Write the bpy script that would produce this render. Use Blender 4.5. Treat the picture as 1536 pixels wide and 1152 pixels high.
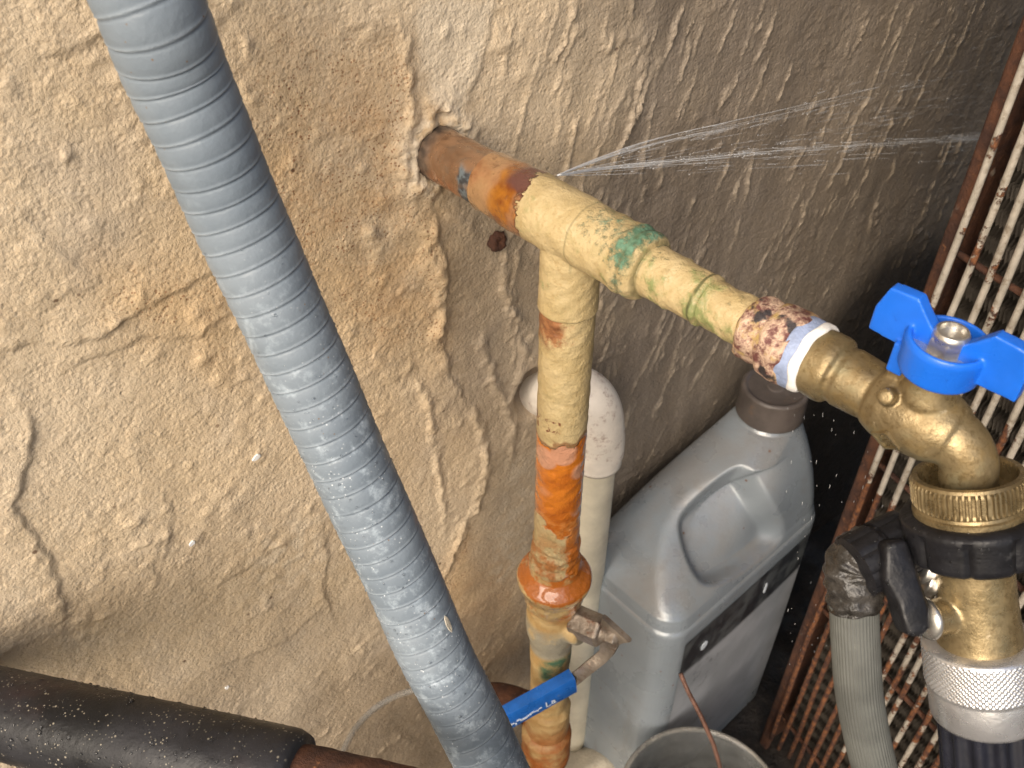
import bpy, bmesh, math, random
import numpy as np
from mathutils import Vector, Matrix

for o in list(bpy.data.objects):
    bpy.data.objects.remove(o)
scene = bpy.context.scene
COL = scene.collection
rnd = random.Random(7)

# ------------------------------------------------------------------ camera, light, exposure
F, CU, CV, PITCH, CAMZ = 1400.0, 768.0, 576.0, math.radians(42), 0.760
cam_d = bpy.data.cameras.new('camera')
cam_d.sensor_width = 36.0
cam_d.lens = F / 1536 * 36
cam_d.clip_start = 0.01
cam_d.clip_end = 200
cam_d.dof.use_dof = True
cam_d.dof.focus_distance = 0.345
cam_d.dof.aperture_fstop = 26
cam = bpy.data.objects.new('camera', cam_d)
COL.objects.link(cam)
cam.location = (0, 0, CAMZ)
cam.rotation_euler = (math.pi / 2 - PITCH, 0, 0)
scene.camera = cam

SUN_DIR = Vector((-0.38, -0.74, 0.62)).normalized()      # towards the sun
w = bpy.data.worlds.new('World')
scene.world = w
w.use_nodes = True
wn = w.node_tree
sky = wn.nodes.new('ShaderNodeTexSky')
sky.sky_type = 'NISHITA'
sky.sun_disc = False
sky.sun_elevation = math.asin(SUN_DIR.z)
sky.sun_rotation = math.atan2(SUN_DIR.x, SUN_DIR.y)
sky.air_density = 1.0
sky.dust_density = 4.0
sky.ozone_density = 0.6
wn.links.new(sky.outputs[0], wn.nodes['Background'].inputs[0])
wn.nodes['Background'].inputs[1].default_value = 0.095
sd = bpy.data.lights.new('sun', 'SUN')
sd.energy = 1.8
sd.angle = math.radians(48)
sd.color = (1.0, 0.90, 0.76)
sun = bpy.data.objects.new('sun', sd)
COL.objects.link(sun)
sun.rotation_euler = (-SUN_DIR).to_track_quat('-Z', 'Y').to_euler()
scene.view_settings.view_transform = 'Standard'
scene.view_settings.look = 'None'
scene.view_settings.gamma = 1
scene.view_settings.use_curve_mapping = False
scene.view_settings.exposure = 0.92

# ------------------------------------------------------------------ measuring helpers (mm in, metres out)
cp, sp = math.cos(PITCH), math.sin(PITCH)
def C2W(x, y, z):
    return Vector((x, z * cp + y * sp, CAMZ * 1000 + y * cp - z * sp)) / 1000
def P(u, v, z):
    return C2W((u - CU) / F * z, (CV - v) / F * z, z)
def pix(co):
    X, Y, Z = co[0] * 1000, co[1] * 1000, (co[2] - CAMZ) * 1000
    zz = Y * cp - Z * sp
    yy = Y * sp + Z * cp
    return CU + F * X / zz, CV - F * yy / zz
def ray(u, v):
    return (P(u, v, 1000) - cam.location).normalized()
def hit(u, v, p0, n):
    r = ray(u, v)
    return cam.location + r * ((p0 - cam.location).dot(n) / r.dot(n))
UP = Vector((0, 0, 1))
YAW = math.radians(38)
E1 = Vector((math.cos(YAW), math.sin(YAW), 0))
WN = Vector((math.sin(YAW), -math.cos(YAW), 0))
P0 = P(655, 228, 380)
PD = Vector((0.686, -0.729, 0)).normalized()
def T(t): return P0 + PD * (t / 1000)
def wsh(u, v):
    q = hit(u, v, P0, WN) - P0
    return q.dot(E1), (q + P0).z
def wall_at(u, v, d=0.0):
    n = WN
    return hit(u, v, P0 + n * d / 1000, n)

AE = wall_at(1290, 700, 116); AE.z = 0
FD = Vector((0.48, -0.877, 0)).normalized()          # along the guard towards us
FN = Vector((-0.877, -0.48, 0)).normalized()         # out of the guard

# ------------------------------------------------------------------ node helpers
class S:
    def __init__(s, tree, sock): s.t, s.s = tree, sock
    def _m(s, op, o, rev=False, clamp=False):
        n = s.t.nodes.new('ShaderNodeMath'); n.operation = op; n.use_clamp = clamp
        a, b = (o, s) if rev else (s, o)
        for i, q in enumerate((a, b)):
            if q is None: continue
            if isinstance(q, S): s.t.links.new(q.s, n.inputs[i])
            else: n.inputs[i].default_value = q
        return S(s.t, n.outputs[0])
    def __add__(s, o): return s._m('ADD', o)
    __radd__ = __add__
    def __sub__(s, o): return s._m('SUBTRACT', o)
    def __rsub__(s, o): return s._m('SUBTRACT', o, True)
    def __mul__(s, o): return s._m('MULTIPLY', o)
    __rmul__ = __mul__
    def min(s, o): return s._m('MINIMUM', o)
    def max(s, o): return s._m('MAXIMUM', o)
    def abs(s): return s._m('ABSOLUTE', None)
    def sin(s): return s._m('SINE', None)
    def clamp(s): return s._m('ADD', 0.0, clamp=True)
    def ss(s, a, b):
        n = s.t.nodes.new('ShaderNodeMapRange'); n.interpolation_type = 'SMOOTHSTEP'
        s.t.links.new(s.s, n.inputs[0])
        inv = a > b
        n.inputs[1].default_value, n.inputs[2].default_value = (b, a) if inv else (a, b)
        n.inputs[3].default_value, n.inputs[4].default_value = (1, 0) if inv else (0, 1)
        return S(s.t, n.outputs[0])
class M:
    def __init__(s, name, rough=0.5, metal=0.0, spec=0.5):
        s.m = bpy.data.materials.new(name); s.m.use_nodes = True
        s.t = s.m.node_tree
        s.b = s.t.nodes['Principled BSDF']
        s.b.inputs['Roughness'].default_value = rough
        s.b.inputs['Metallic'].default_value = metal
        s.b.inputs['Specular IOR Level'].default_value = spec
        g = s.t.nodes.new('ShaderNodeNewGeometry')
        s.pos, s.nrm = S(s.t, g.outputs['Position']), S(s.t, g.outputs['Normal'])
    def noise(s, scale, detail=4, rough=0.55, vec=None, dist=0.0):
        n = s.t.nodes.new('ShaderNodeTexNoise')
        n.inputs['Scale'].default_value = scale; n.inputs['Detail'].default_value = detail
        n.inputs['Roughness'].default_value = rough; n.inputs['Distortion'].default_value = dist
        s.t.links.new((vec or s.pos).s, n.inputs['Vector'])
        return S(s.t, n.outputs['Fac'])
    def vor(s, scale, feature='F1', rand=1.0, vec=None):
        n = s.t.nodes.new('ShaderNodeTexVoronoi'); n.feature = feature
        n.inputs['Scale'].default_value = scale; n.inputs['Randomness'].default_value = rand
        s.t.links.new((vec or s.pos).s, n.inputs['Vector'])
        return S(s.t, n.outputs['Distance'])
    def dot(s, v, vec=None):
        n = s.t.nodes.new('ShaderNodeVectorMath'); n.operation = 'DOT_PRODUCT'
        s.t.links.new((vec or s.pos).s, n.inputs[0]); n.inputs[1].default_value = tuple(v)
        return S(s.t, n.outputs['Value'])
    def vmul(s, v, vec=None):
        n = s.t.nodes.new('ShaderNodeVectorMath'); n.operation = 'MULTIPLY'
        s.t.links.new((vec or s.pos).s, n.inputs[0]); n.inputs[1].default_value = tuple(v)
        return S(s.t, n.outputs[0])
    def attr(s, name):
        n = s.t.nodes.new('ShaderNodeAttribute'); n.attribute_name = name
        return S(s.t, n.outputs['Fac'])
    def mix(s, f, a, b):
        n = s.t.nodes.new('ShaderNodeMix'); n.data_type = 'RGBA'
        for i, q in ((0, f), (6, a), (7, b)):
            if isinstance(q, S): s.t.links.new(q.s, n.inputs[i])
            else: n.inputs[i].default_value = q if i == 0 else (*q, 1)
        return S(s.t, n.outputs[2])
    def fmix(s, f, a, b):
        n = s.t.nodes.new('ShaderNodeMix'); n.data_type = 'FLOAT'
        for i, q in ((0, f), (2, a), (3, b)):
            if isinstance(q, S): s.t.links.new(q.s, n.inputs[i])
            else: n.inputs[i].default_value = q
        return S(s.t, n.outputs[0])
    def set(s, **k):
        for key, q in k.items():
            i = s.b.inputs[{'color': 'Base Color', 'rough': 'Roughness', 'metal': 'Metallic', 'alpha': 'Alpha', 'trans': 'Transmission Weight',
                            'ior': 'IOR', 'coat': 'Coat Weight', 'coat_rough': 'Coat Roughness', 'sss': 'Subsurface Weight', 'spec': 'Specular IOR Level'}[key]]
            if isinstance(q, S): s.t.links.new(q.s, i)
            elif key == 'color': i.default_value = (*q, 1)
            else: i.default_value = q
        return s
    def bump(s, h, dist, strength=1.0):
        n = s.t.nodes.new('ShaderNodeBump')
        n.inputs['Strength'].default_value = strength; n.inputs['Distance'].default_value = dist
        s.t.links.new(h.s, n.inputs['Height'])
        prev = s.b.inputs['Normal']
        if prev.is_linked: s.t.links.new(prev.links[0].from_socket, n.inputs['Normal'])
        s.t.links.new(n.outputs[0], prev)
        return s

# ------------------------------------------------------------------ object helpers
def mesh(name, v, f, mats, smooth=True, autosharp=None):
    me = bpy.data.meshes.new(name)
    me.from_pydata([tuple(q) for q in v], [], f)
    for m in (mats if isinstance(mats, (list, tuple)) else [mats]): me.materials.append(m.m)
    if smooth: me.shade_smooth()
    if autosharp: me.set_sharp_from_angle(angle=math.radians(autosharp))
    me.update()
    return me
def obj(name, me, parent=None):
    o = bpy.data.objects.new(name, me)
    COL.objects.link(o)
    if parent is not None:
        o.parent = parent
        o.matrix_parent_inverse = Matrix.Translation(parent.location).inverted()
    return o
def thing(name, label, cat, loc=(0, 0, 0), group=None):
    o = bpy.data.objects.new(name, None)
    o.empty_display_size = 0.02
    COL.objects.link(o)
    o.location = loc
    o['label'] = label; o['category'] = cat
    if group: o['group'] = group
    return o
def tag(o, label, cat, group=None):
    o['label'] = label; o['category'] = cat
    if group: o['group'] = group
    return o

def frames(pts):
    n = len(pts); tg = []
    for i in range(n):
        tg.append((pts[min(i + 1, n - 1)] - pts[max(i - 1, 0)]).normalized())
    a = tg[0].cross(Vector((0.31, 0.2, 0.93)))
    a.normalize(); out = []
    for i in range(n):
        a = (a - tg[i] * a.dot(tg[i])).normalized()
        out.append((tg[i], a.copy(), tg[i].cross(a)))
    return out
def sweep(pts, rfun, seg=32, caps=True, closed_profile=False):
    """rings of radius rfun(i, theta) along a path"""
    fr = frames(pts); v = []; f = []
    for i, p in enumerate(pts):
        _, a, b = fr[i]
        for k in range(seg):
            th = 2 * math.pi * k / seg
            r = rfun(i, th)
            v.append(p + (a * math.cos(th) + b * math.sin(th)) * r)
    for i in range(len(pts) - 1):
        for k in range(seg):
            k2 = (k + 1) % seg
            f.append((i * seg + k, i * seg + k2, (i + 1) * seg + k2, (i + 1) * seg + k))
    if caps:
        f.append(tuple(range(seg - 1, -1, -1)))
        m = (len(pts) - 1) * seg
        f.append(tuple(m + k for k in range(seg)))
    return v, f
def smooth_path(ctrl, n):
    """Catmull-Rom through control points (Vectors, optionally with radius as tuple)"""
    out = []; m = len(ctrl)
    for j in range(n):
        x = j / (n - 1) * (m - 1); i = min(int(x), m - 2); t = x - i
        p = [ctrl[max(0, min(m - 1, i + k))] for k in (-1, 0, 1, 2)]
        out.append(0.5 * ((2 * p[1]) + (p[2] - p[0]) * t + (2 * p[0] - 5 * p[1] + 4 * p[2] - p[3]) * t * t + (3 * p[1] - p[0] - 3 * p[2] + p[3]) * t ** 3))
    return out
def lathe(prof, org, ax, seg=48, mod=None, closed=False, caps=True, tm=None):
    """prof: (distance along axis mm, radius mm)"""
    ax = ax.normalized()
    a = ax.cross(Vector((0.31, 0.2, 0.93))).normalized(); b = ax.cross(a)
    v = []; f = []; n = len(prof)
    for i, (t, r) in enumerate(prof):
        for k in range(seg):
            th = 2 * math.pi * k / seg
            rr = r + (mod(t, th, i) if mod else 0)
            v.append(org + ax * ((t + (tm(t, th) if tm else 0)) / 1000) + (a * math.cos(th) + b * math.sin(th)) * (rr / 1000))
    for i in range(n if closed else n - 1):
        j = (i + 1) % n
        for k in range(seg):
            k2 = (k + 1) % seg
            f.append((i * seg + k, i * seg + k2, j * seg + k2, j * seg + k))
    if caps and not closed:
        f.append(tuple(range(seg - 1, -1, -1)))
        f.append(tuple((n - 1) * seg + k for k in range(seg)))
    return v, f
def dense(prof, step=1.0, rnd_=0.0):
    out = []
    for (t0, r0), (t1, r1) in zip(prof, prof[1:]):
        k = max(1, int(max(abs(t1 - t0), abs(r1 - r0)) / step))
        for j in range(k):
            q = j / k
            out.append((t0 + (t1 - t0) * q, r0 + (r1 - r0) * q))
    out.append(prof[-1])
    return out
def rough(a, seed=0, n=6):
    rr = random.Random(seed)
    ph = [(rr.uniform(0, 6.28), rr.uniform(0, 6.28), rr.randint(1, 9), rr.uniform(0.15, 1.1)) for _ in range(n)]
    return lambda t, th, i=0: a * sum(math.sin(p[2] * th + p[0]) * math.sin(p[3] * t + p[1]) for p in ph) / math.sqrt(n)
def joinvf(lst):
    V, Fc = [], []
    for v, f in lst:
        o = len(V); V += list(v); Fc += [tuple(i + o for i in q) for q in f]
    return V, Fc
def boxvf(c, ax, ay, az, sx, sy, sz):
    v = []
    for i in (-1, 1):
        for j in (-1, 1):
            for k in (-1, 1):
                v.append(c + ax * (i * sx / 2000) + ay * (j * sy / 2000) + az * (k * sz / 2000))
    return v, [(0, 1, 3, 2), (4, 6, 7, 5), (0, 4, 5, 1), (2, 3, 7, 6), (0, 2, 6, 4), (1, 5, 7, 3)]
def prism(poly, nrm, th):
    """outline of points in a plane, thickness mm centred"""
    n = len(poly); h = nrm.normalized() * (th / 2000)
    v = [p - h for p in poly] + [p + h for p in poly]
    f = [tuple(range(n - 1, -1, -1)), tuple(range(n, 2 * n))]
    for i in range(n):
        j = (i + 1) % n
        f.append((i, j, n + j, n + i))
    return v, f
def bevelled(name, vf, mats, width, seg=3, autosharp=None):
    me = mesh(name, vf[0], vf[1], mats, smooth=False)
    bm = bmesh.new(); bm.from_mesh(me)
    bmesh.ops.recalc_face_normals(bm, faces=bm.faces)
    es = [e for e in bm.edges if len(e.link_faces) == 2 and e.calc_face_angle(0) > 0.35]
    bmesh.ops.bevel(bm, geom=es, offset=width / 1000, segments=seg, affect='EDGES', profile=0.5, clamp_overlap=True)
    bm.to_mesh(me); bm.free()
    me.shade_smooth(); me.set_sharp_from_angle(angle=math.radians(autosharp or 50))
    return me
def fuse(name, vfs, mats, voxel=0.6, it=4):
    me = mesh(name, *joinvf(vfs), mats)
    bm = bmesh.new(); bm.from_mesh(me); bmesh.ops.recalc_face_normals(bm, faces=bm.faces); bm.to_mesh(me); bm.free()
    o = bpy.data.objects.new('tmp', me); COL.objects.link(o)
    r = o.modifiers.new('r', 'REMESH'); r.mode = 'VOXEL'; r.voxel_size = voxel / 1000
    s = o.modifiers.new('s', 'SMOOTH'); s.factor = 0.5; s.iterations = it
    dg = bpy.context.evaluated_depsgraph_get()
    m2 = bpy.data.meshes.new_from_object(o.evaluated_get(dg))
    bpy.data.objects.remove(o); bpy.data.meshes.remove(me)
    m2.name = name
    m2.shade_smooth()
    if not m2.materials:
        m2.materials.append(mats.m)
    return m2
def drops(spots):
    """spots: (position, normal, radius mm, flatness) -> low domes"""
    V, Fc = [], []
    for p, n, r, fl in spots:
        a = n.cross(Vector((0.2, 0.5, 0.84))).normalized(); b = n.cross(a); o = len(V)
        st = rnd.uniform(0.75, 1.35)
        for (q, h) in ((1.0, -0.15), (0.86, 0.55), (0.45, 0.92)):
            for k in range(8):
                th = k * math.pi / 4
                V.append(p + (a * math.cos(th) * st + b * math.sin(th)) * (r * q / 1000) + n * (h * r * fl / 1000))
        V.append(p + n * (r * fl / 1000))
        for i in range(2):
            for k in range(8):
                Fc.append((o + i * 8 + k, o + i * 8 + (k + 1) % 8, o + (i + 1) * 8 + (k + 1) % 8, o + (i + 1) * 8 + k))
        for k in range(8):
            Fc.append((o + 16 + k, o + 16 + (k + 1) % 8, o + 24))
    return V, Fc

# ------------------------------------------------------------------ numpy noise
def perlin(x, y, seed):
    r = np.random.RandomState(seed)
    perm = r.permutation(512); ga = r.uniform(0, 2 * np.pi, 512)
    gx, gy = np.cos(ga), np.sin(ga)
    xi, yi = np.floor(x).astype(int), np.floor(y).astype(int)
    xf, yf = x - xi, y - yi
    def g(ix, iy, dx, dy):
        k = perm[(perm[ix & 511] + iy) & 511]
        return gx[k] * dx + gy[k] * dy
    u, v = xf * xf * xf * (xf * (xf * 6 - 15) + 10), yf * yf * yf * (yf * (yf * 6 - 15) + 10)
    a = g(xi, yi, xf, yf); b = g(xi + 1, yi, xf - 1, yf); c = g(xi, yi + 1, xf, yf - 1); d = g(xi + 1, yi + 1, xf - 1, yf - 1)
    return (a + u * (b - a) + v * (c - a + u * (a - b - c + d))) * 1.5
def fbm(x, y, seed, octv=4, gain=0.5):
    s = 0; a = 1.0
    for o in range(octv):
        s = s + a * perlin(x * 2 ** o + 13.7 * o, y * 2 ** o + 7.1 * o, seed + o); a *= gain
    return s
def sstep(x, a, b):
    t = np.clip((x - a) / (b - a), 0, 1); return t * t * (3 - 2 * t)

# ------------------------------------------------------------------ materials
def m_plaster():
    m = M('wall_plaster', 0.85)
    wet, rust, pale, grime_shade, crev = m.attr('wet'), m.attr('rust'), m.attr('pale'), m.attr('grime_shade'), m.attr('crev')
    n1, n2, n3 = m.noise(9, 5), m.noise(55, 6, 0.65), m.noise(420, 3, 0.6)
    c = m.mix(n1.ss(0.3, 0.7), (0.64, 0.490, 0.310), (0.735, 0.590, 0.41))
    c = m.mix(n2.ss(0.45, 0.75) * 0.35, c, (0.72, 0.60, 0.44))
    c = m.mix(n3.ss(0.50, 0.72) * 0.38, c, (0.40, 0.28, 0.16))
    c = m.mix(m.noise(1100, 2, 0.5).ss(0.55, 0.75) * 0.35, c, (0.80, 0.70, 0.55))
    c = m.mix(m.noise(14, 4, 0.6).ss(0.52, 0.70) * 0.45, c, (0.50, 0.42, 0.33))
    c = m.mix(rust * m.noise(17, 3).ss(0.25, 0.6) * 0.75, c, (0.62, 0.405, 0.19))
    spk = m.vor(620).min(m.vor(330) + 0.06)
    sp2 = m.noise(70, 3)
    c = m.mix((spk.ss(0.30, 0.17) * sp2.ss(0.38, 0.60) * rust.ss(0.03, 0.6)) * 0.8, c, (0.22, 0.075, 0.022))
    c = m.mix(rust * (m.noise(38, 6, 0.7).ss(0.40, 0.75)) * 0.6, c, (0.50, 0.27, 0.10))
    c = m.mix((m.vor(95).ss(0.12, 0.06) * m.noise(24, 2).ss(0.56, 0.62)) * 0.8, c, (0.10, 0.045, 0.02))
    c = m.mix(pale * 0.8, c, (0.78, 0.67, 0.51))
    c = m.mix(grime_shade * m.noise(30, 6, 0.65).ss(0.25, 0.65), c, (0.17, 0.115, 0.06))
    c = m.mix(crev * 0.45, c, (0.13, 0.085, 0.05))
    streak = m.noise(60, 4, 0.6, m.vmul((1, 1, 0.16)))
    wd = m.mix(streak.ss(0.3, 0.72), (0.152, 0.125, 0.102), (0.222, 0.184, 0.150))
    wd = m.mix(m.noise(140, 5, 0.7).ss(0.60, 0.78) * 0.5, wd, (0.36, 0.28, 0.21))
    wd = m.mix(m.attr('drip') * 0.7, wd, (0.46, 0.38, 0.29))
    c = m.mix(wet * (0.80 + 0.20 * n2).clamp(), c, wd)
    c = m.mix(m.attr('gap_shade') * 0.95, c, (0.012, 0.010, 0.009))
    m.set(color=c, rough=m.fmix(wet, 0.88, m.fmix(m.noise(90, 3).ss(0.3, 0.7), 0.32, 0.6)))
    h = m.noise(300, 6, 0.72) + m.vor(420).ss(0.0, 0.6) * 0.35 + m.noise(1000, 3, 0.6) * 0.55 + m.noise(110, 4, 0.6) * 0.7
    m.bump(h, 0.00085, 0.85)
    return m
def m_conduit():
    m = M('conduit_plastic', 0.5, 0, 0.4)
    c = m.mix(m.noise(25, 4).ss(0.3, 0.7), (0.160, 0.196, 0.234), (0.208, 0.246, 0.284))
    zz = m.dot((0, 0, 1))
    dust = m.noise(160, 6, 0.7).ss(0.50, 0.70) * zz.ss(0.66, 0.54)
    c = m.mix(dust * 0.7, c, (0.42, 0.49, 0.55))
    c = m.mix(m.attr('seam') * 0.30, c, (0.10, 0.125, 0.155))
    c = m.mix(m.attr('lip') * m.noise(60, 4).ss(0.35, 0.6) * 0.55, c, (0.42, 0.48, 0.54))
    c = m.mix(m.vor(240).ss(0.09, 0.05) * m.noise(30).ss(0.5, 0.6), c, (0.20, 0.13, 0.08))
    c = m.mix(m.vor(620).ss(0.22, 0.12) * m.noise(100, 4, 0.7).ss(0.50, 0.60) * zz.ss(0.64, 0.50) * 0.8, c, (0.66, 0.70, 0.73))  # white specks painted in as wet sparkle on the lower run
    m.set(color=c, rough=m.fmix(m.noise(70, 5).ss(0.35, 0.65), 0.40, 0.62))
    m.bump(m.noise(500, 4, 0.6), 0.00025, 0.6)
    m.bump(m.noise(120, 3), 0.0006, 0.5)
    return m
def paint_base(m):
    n = m.noise(60, 5, 0.6)
    c = m.mix(n.ss(0.3, 0.7), (0.385, 0.290, 0.138), (0.475, 0.372, 0.200))
    c = m.mix(m.noise(420, 4, 0.7).ss(0.52, 0.70) * 0.55, c, (0.33, 0.225, 0.09))
    c = m.mix(m.noise(90, 6, 0.7, None, 1.2).ss(0.56, 0.66) * 0.35, c, (0.30, 0.25, 0.11))
    return c
def rust_spots(m, c, amt=0.5):
    a = m.noise(75, 6, 0.72).ss(0.72 - 0.15 * amt, 0.78 - 0.12 * amt)
    return m.mix(a, c, m.mix(m.noise(300).ss(0.4, 0.6), (0.24, 0.075, 0.02), (0.12, 0.04, 0.015)))
def m_paint_h():
    """cream paint on the horizontal run, worn through to copper by the wall, verdigris near the sockets"""
    m = M('cream_pipe_paint', 0.5)
    t = (m.dot(PD) - P0.dot(PD)) * 1000
    nz = m.dot((0, 0, 1), m.nrm)
    c = paint_base(m)
    c = rust_spots(m, c, 0.35)
    gr = m.noise(130, 8, 0.85) * 0.45 + m.noise(420, 5, 0.7) * 0.55 + (t - 109).abs().ss(8, 0) * 0.19 + nz.ss(-0.2, 1) * 0.16 + (t - 101).abs().ss(26, 4) * 0.10 + t.ss(50, 75) * 0.05
    gm = gr.ss(0.77, 0.97) * 0.9
    gm2 = (m.noise(90, 5, 0.7) + (t - 133).abs().ss(30, 8) * 0.16 + nz.ss(0.5, -0.8) * 0.06).ss(0.62, 0.80) * 0.8
    c = m.mix(gm2, c, (0.16, 0.21, 0.07))
    c = m.mix(gm, c, m.mix(m.noise(260, 4).ss(0.4, 0.65), (0.02, 0.10, 0.06), (0.085, 0.22, 0.15)))
    for t0, w0, k0 in ((114.4, 1.1, 0.5), (108.3, 0.8, 0.45), (136.8, 1.0, 0.85), (157.0, 1.4, 0.5), (84.5, 0.6, 0.35)):
        c = m.mix((t + (m.noise(60, 2) - 0.5) * 1.6 - t0).abs().ss(w0, w0 * 0.3) * m.noise(70, 3).ss(0.35, 0.5) * m.dot((0, 0, 1)).ss(P0.z - 0.0135, P0.z - 0.0115) * k0, c, (0.075, 0.085, 0.035))
    edge = t + (m.noise(95, 4, 0.6) - 0.5) * 26 + m.dot(E1, m.nrm) * 4 - m.dot((0, 0, 1), m.nrm) * 2
    bare = edge.ss(57.2, 56.2)
    cop = m.mix(m.noise(80, 4).ss(0.35, 0.65), (0.27, 0.11, 0.045), (0.42, 0.21, 0.095))
    amber = (m.noise(48, 3) + (t - 50).abs().ss(9, 2) * 0.25).ss(0.55, 0.70)
    cop = m.mix(amber, cop, m.mix(m.noise(110, 3).ss(0.35, 0.65), (0.21, 0.055, 0.006), (0.40, 0.15, 0.012)))
    cop = m.mix((t - 43).ss(6, -4) * m.noise(55, 4).ss(0.3, 0.55) * 0.8, cop, (0.44, 0.27, 0.13))
    cop = m.mix((nz + (m.noise(60, 3) - 0.5) * 0.8).ss(0.62, 0.80) * (t - 52).ss(-6, 0), cop, (0.13, 0.05, 0.04))
    cop = m.mix(m.noise(200, 5, 0.7).ss(0.58, 0.68) * 0.6, cop, (0.13, 0.05, 0.02))
    c = m.mix(bare, c, cop)
    rim = edge.ss(54.5, 56.6) * bare
    c = m.mix(rim * 0.6, c, (0.10, 0.03, 0.012))
    m.set(color=c, rough=m.fmix(bare, m.fmix(gm, 0.48, 0.8), 0.13), metal=bare * 0.25, coat=bare * 0.8, coat_rough=0.05)
    m.bump(m.noise(170, 5, 0.6) + m.noise(520, 3) * 0.5, 0.0014, 0.65)
    m.bump(bare * -1.0, 0.0006, 1.0)
    m.bump(gm + gm2 * 0.5, 0.0008, 0.6)
    return m
def m_copper():
    m = M('tarnished_copper', 0.3, 0.55)
    t = (m.dot(PD) - P0.dot(PD)) * 1000
    nz = m.dot((0, 0, 1), m.nrm)
    c = m.mix(m.noise(35, 4).ss(0.35, 0.65), (0.26, 0.150, 0.085), (0.38, 0.225, 0.130))
    c = m.mix(m.noise(60, 5, 0.6, None, 0.8).ss(0.50, 0.68) * 0.7, c, (0.22, 0.175, 0.13))
    c = m.mix(nz.ss(0.1, -0.6) * (0.4 + m.noise(60, 3)).clamp() * 0.8, c, (0.50, 0.19, 0.075))
    dk = (t + (m.noise(90, 4) - 0.5) * 14).ss(11, 4)
    c = m.mix(dk * 0.92, c, m.mix(m.noise(250, 4).ss(0.4, 0.65), (0.025, 0.018, 0.013), (0.11, 0.075, 0.05)))
    flux = (t + (m.noise(110, 5) - 0.5) * 12).ss(24.5, 27) * m.noise(50, 3, 0.5).ss(0.36, 0.46) * nz.ss(0.8, 0.5)
    c = m.mix(flux, c, m.mix(m.noise(300).ss(0.4, 0.6), (0.03, 0.032, 0.036), (0.13, 0.16, 0.175)))
    c = m.mix(m.vor(380).ss(0.13, 0.05) * m.noise(70).ss(0.55, 0.68), c, (0.72, 0.62, 0.5))
    m.set(color=c, rough=m.fmix(dk.max(flux), m.fmix(m.noise(120).ss(0.3, 0.7), 0.12, 0.34), 0.75), metal=m.fmix(dk.max(flux), 0.6, 0.0), coat=0.35, coat_rough=0.06)
    m.bump(m.noise(140, 4), 0.0007, 0.35)
    m.bump(flux + dk * m.noise(400, 3), 0.0007, 0.7)
    return m
TEE = T(76.5)
ZT = TEE.z
def m_riser():
    m = M('riser_paint', 0.5)
    z = (ZT - m.dot((0, 0, 1))) * 1000
    c = paint_base(m)
    side = m.dot(Vector((-0.75, -0.55, 0)), m.nrm)
    c = m.mix(((z - 40).abs().ss(22, 2) * 0.5 + side.ss(0.0, 0.9) * 0.35 + m.noise(110, 6, 0.75) - 0.1).ss(0.98, 1.24) * z.ss(20, 26) * side.ss(0.0, 0.75), c, m.mix(m.noise(200, 4).ss(0.35, 0.7), (0.30, 0.13, 0.05), (0.15, 0.055, 0.022)))
    cc = m.mix(m.noise(140, 5, 0.65).ss(0.4, 0.62), c, (0.36, 0.15, 0.045))
    c = m.mix(z.ss(156, 186), c, cc)
    e1 = z + (m.noise(100, 3, 0.5) - 0.5) * 18
    e2 = z + (m.noise(75, 4, 0.55) - 0.5) * 34 + m.dot(Vector((0.8, -0.5, 0)), m.nrm) * -6
    band = e1.ss(103.6, 104.6) * e2.ss(160, 157.6)
    side_run = (m.dot(Vector((0.95, -0.2, 0)), m.nrm) + (m.noise(90, 3) - 0.5) * 0.7).ss(0.45, 0.62) * z.ss(150, 162)
    org = m.mix(m.noise(62, 3).ss(0.35, 0.65), (0.40, 0.105, 0.010), (0.54, 0.165, 0.016))
    org = m.mix(m.vor(58).ss(0.42, 0.32) * m.noise(34, 2).ss(0.46, 0.56), org, (0.50, 0.25, 0.15))
    org = m.mix((e2 - 155).abs().ss(7, 2) * m.noise(220, 3).ss(0.4, 0.6) * 0.5, org, (0.62, 0.27, 0.07))
    c = m.mix(band.max(side_run * 0.85), c, org)
    c = m.mix(((e1 - 103).abs().ss(1.8, 0.3)) * 0.7, c, (0.17, 0.055, 0.015))
    chip = ((z - 93).abs().ss(11, 3) * side.ss(0.45, 0.7) * side.ss(0.98, 0.9) * 0.85 + m.noise(210, 6, 0.75)).ss(1.33, 1.40)
    c = m.mix(chip, c, (0.14, 0.04, 0.018))
    m.set(color=c, rough=m.fmix(band.max(side_run), 0.5, 0.12), coat=band * 0.7, coat_rough=0.04)
    m.bump(m.noise(190, 5, 0.6) + m.noise(620, 3) * 0.6, 0.0013, 0.65)
    m.bump(band * -1.0, 0.0005, 1.0)
    m.bump(z.ss(160, 185) * m.noise(230, 5, 0.7), 0.0018, 0.8)
    return m
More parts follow.
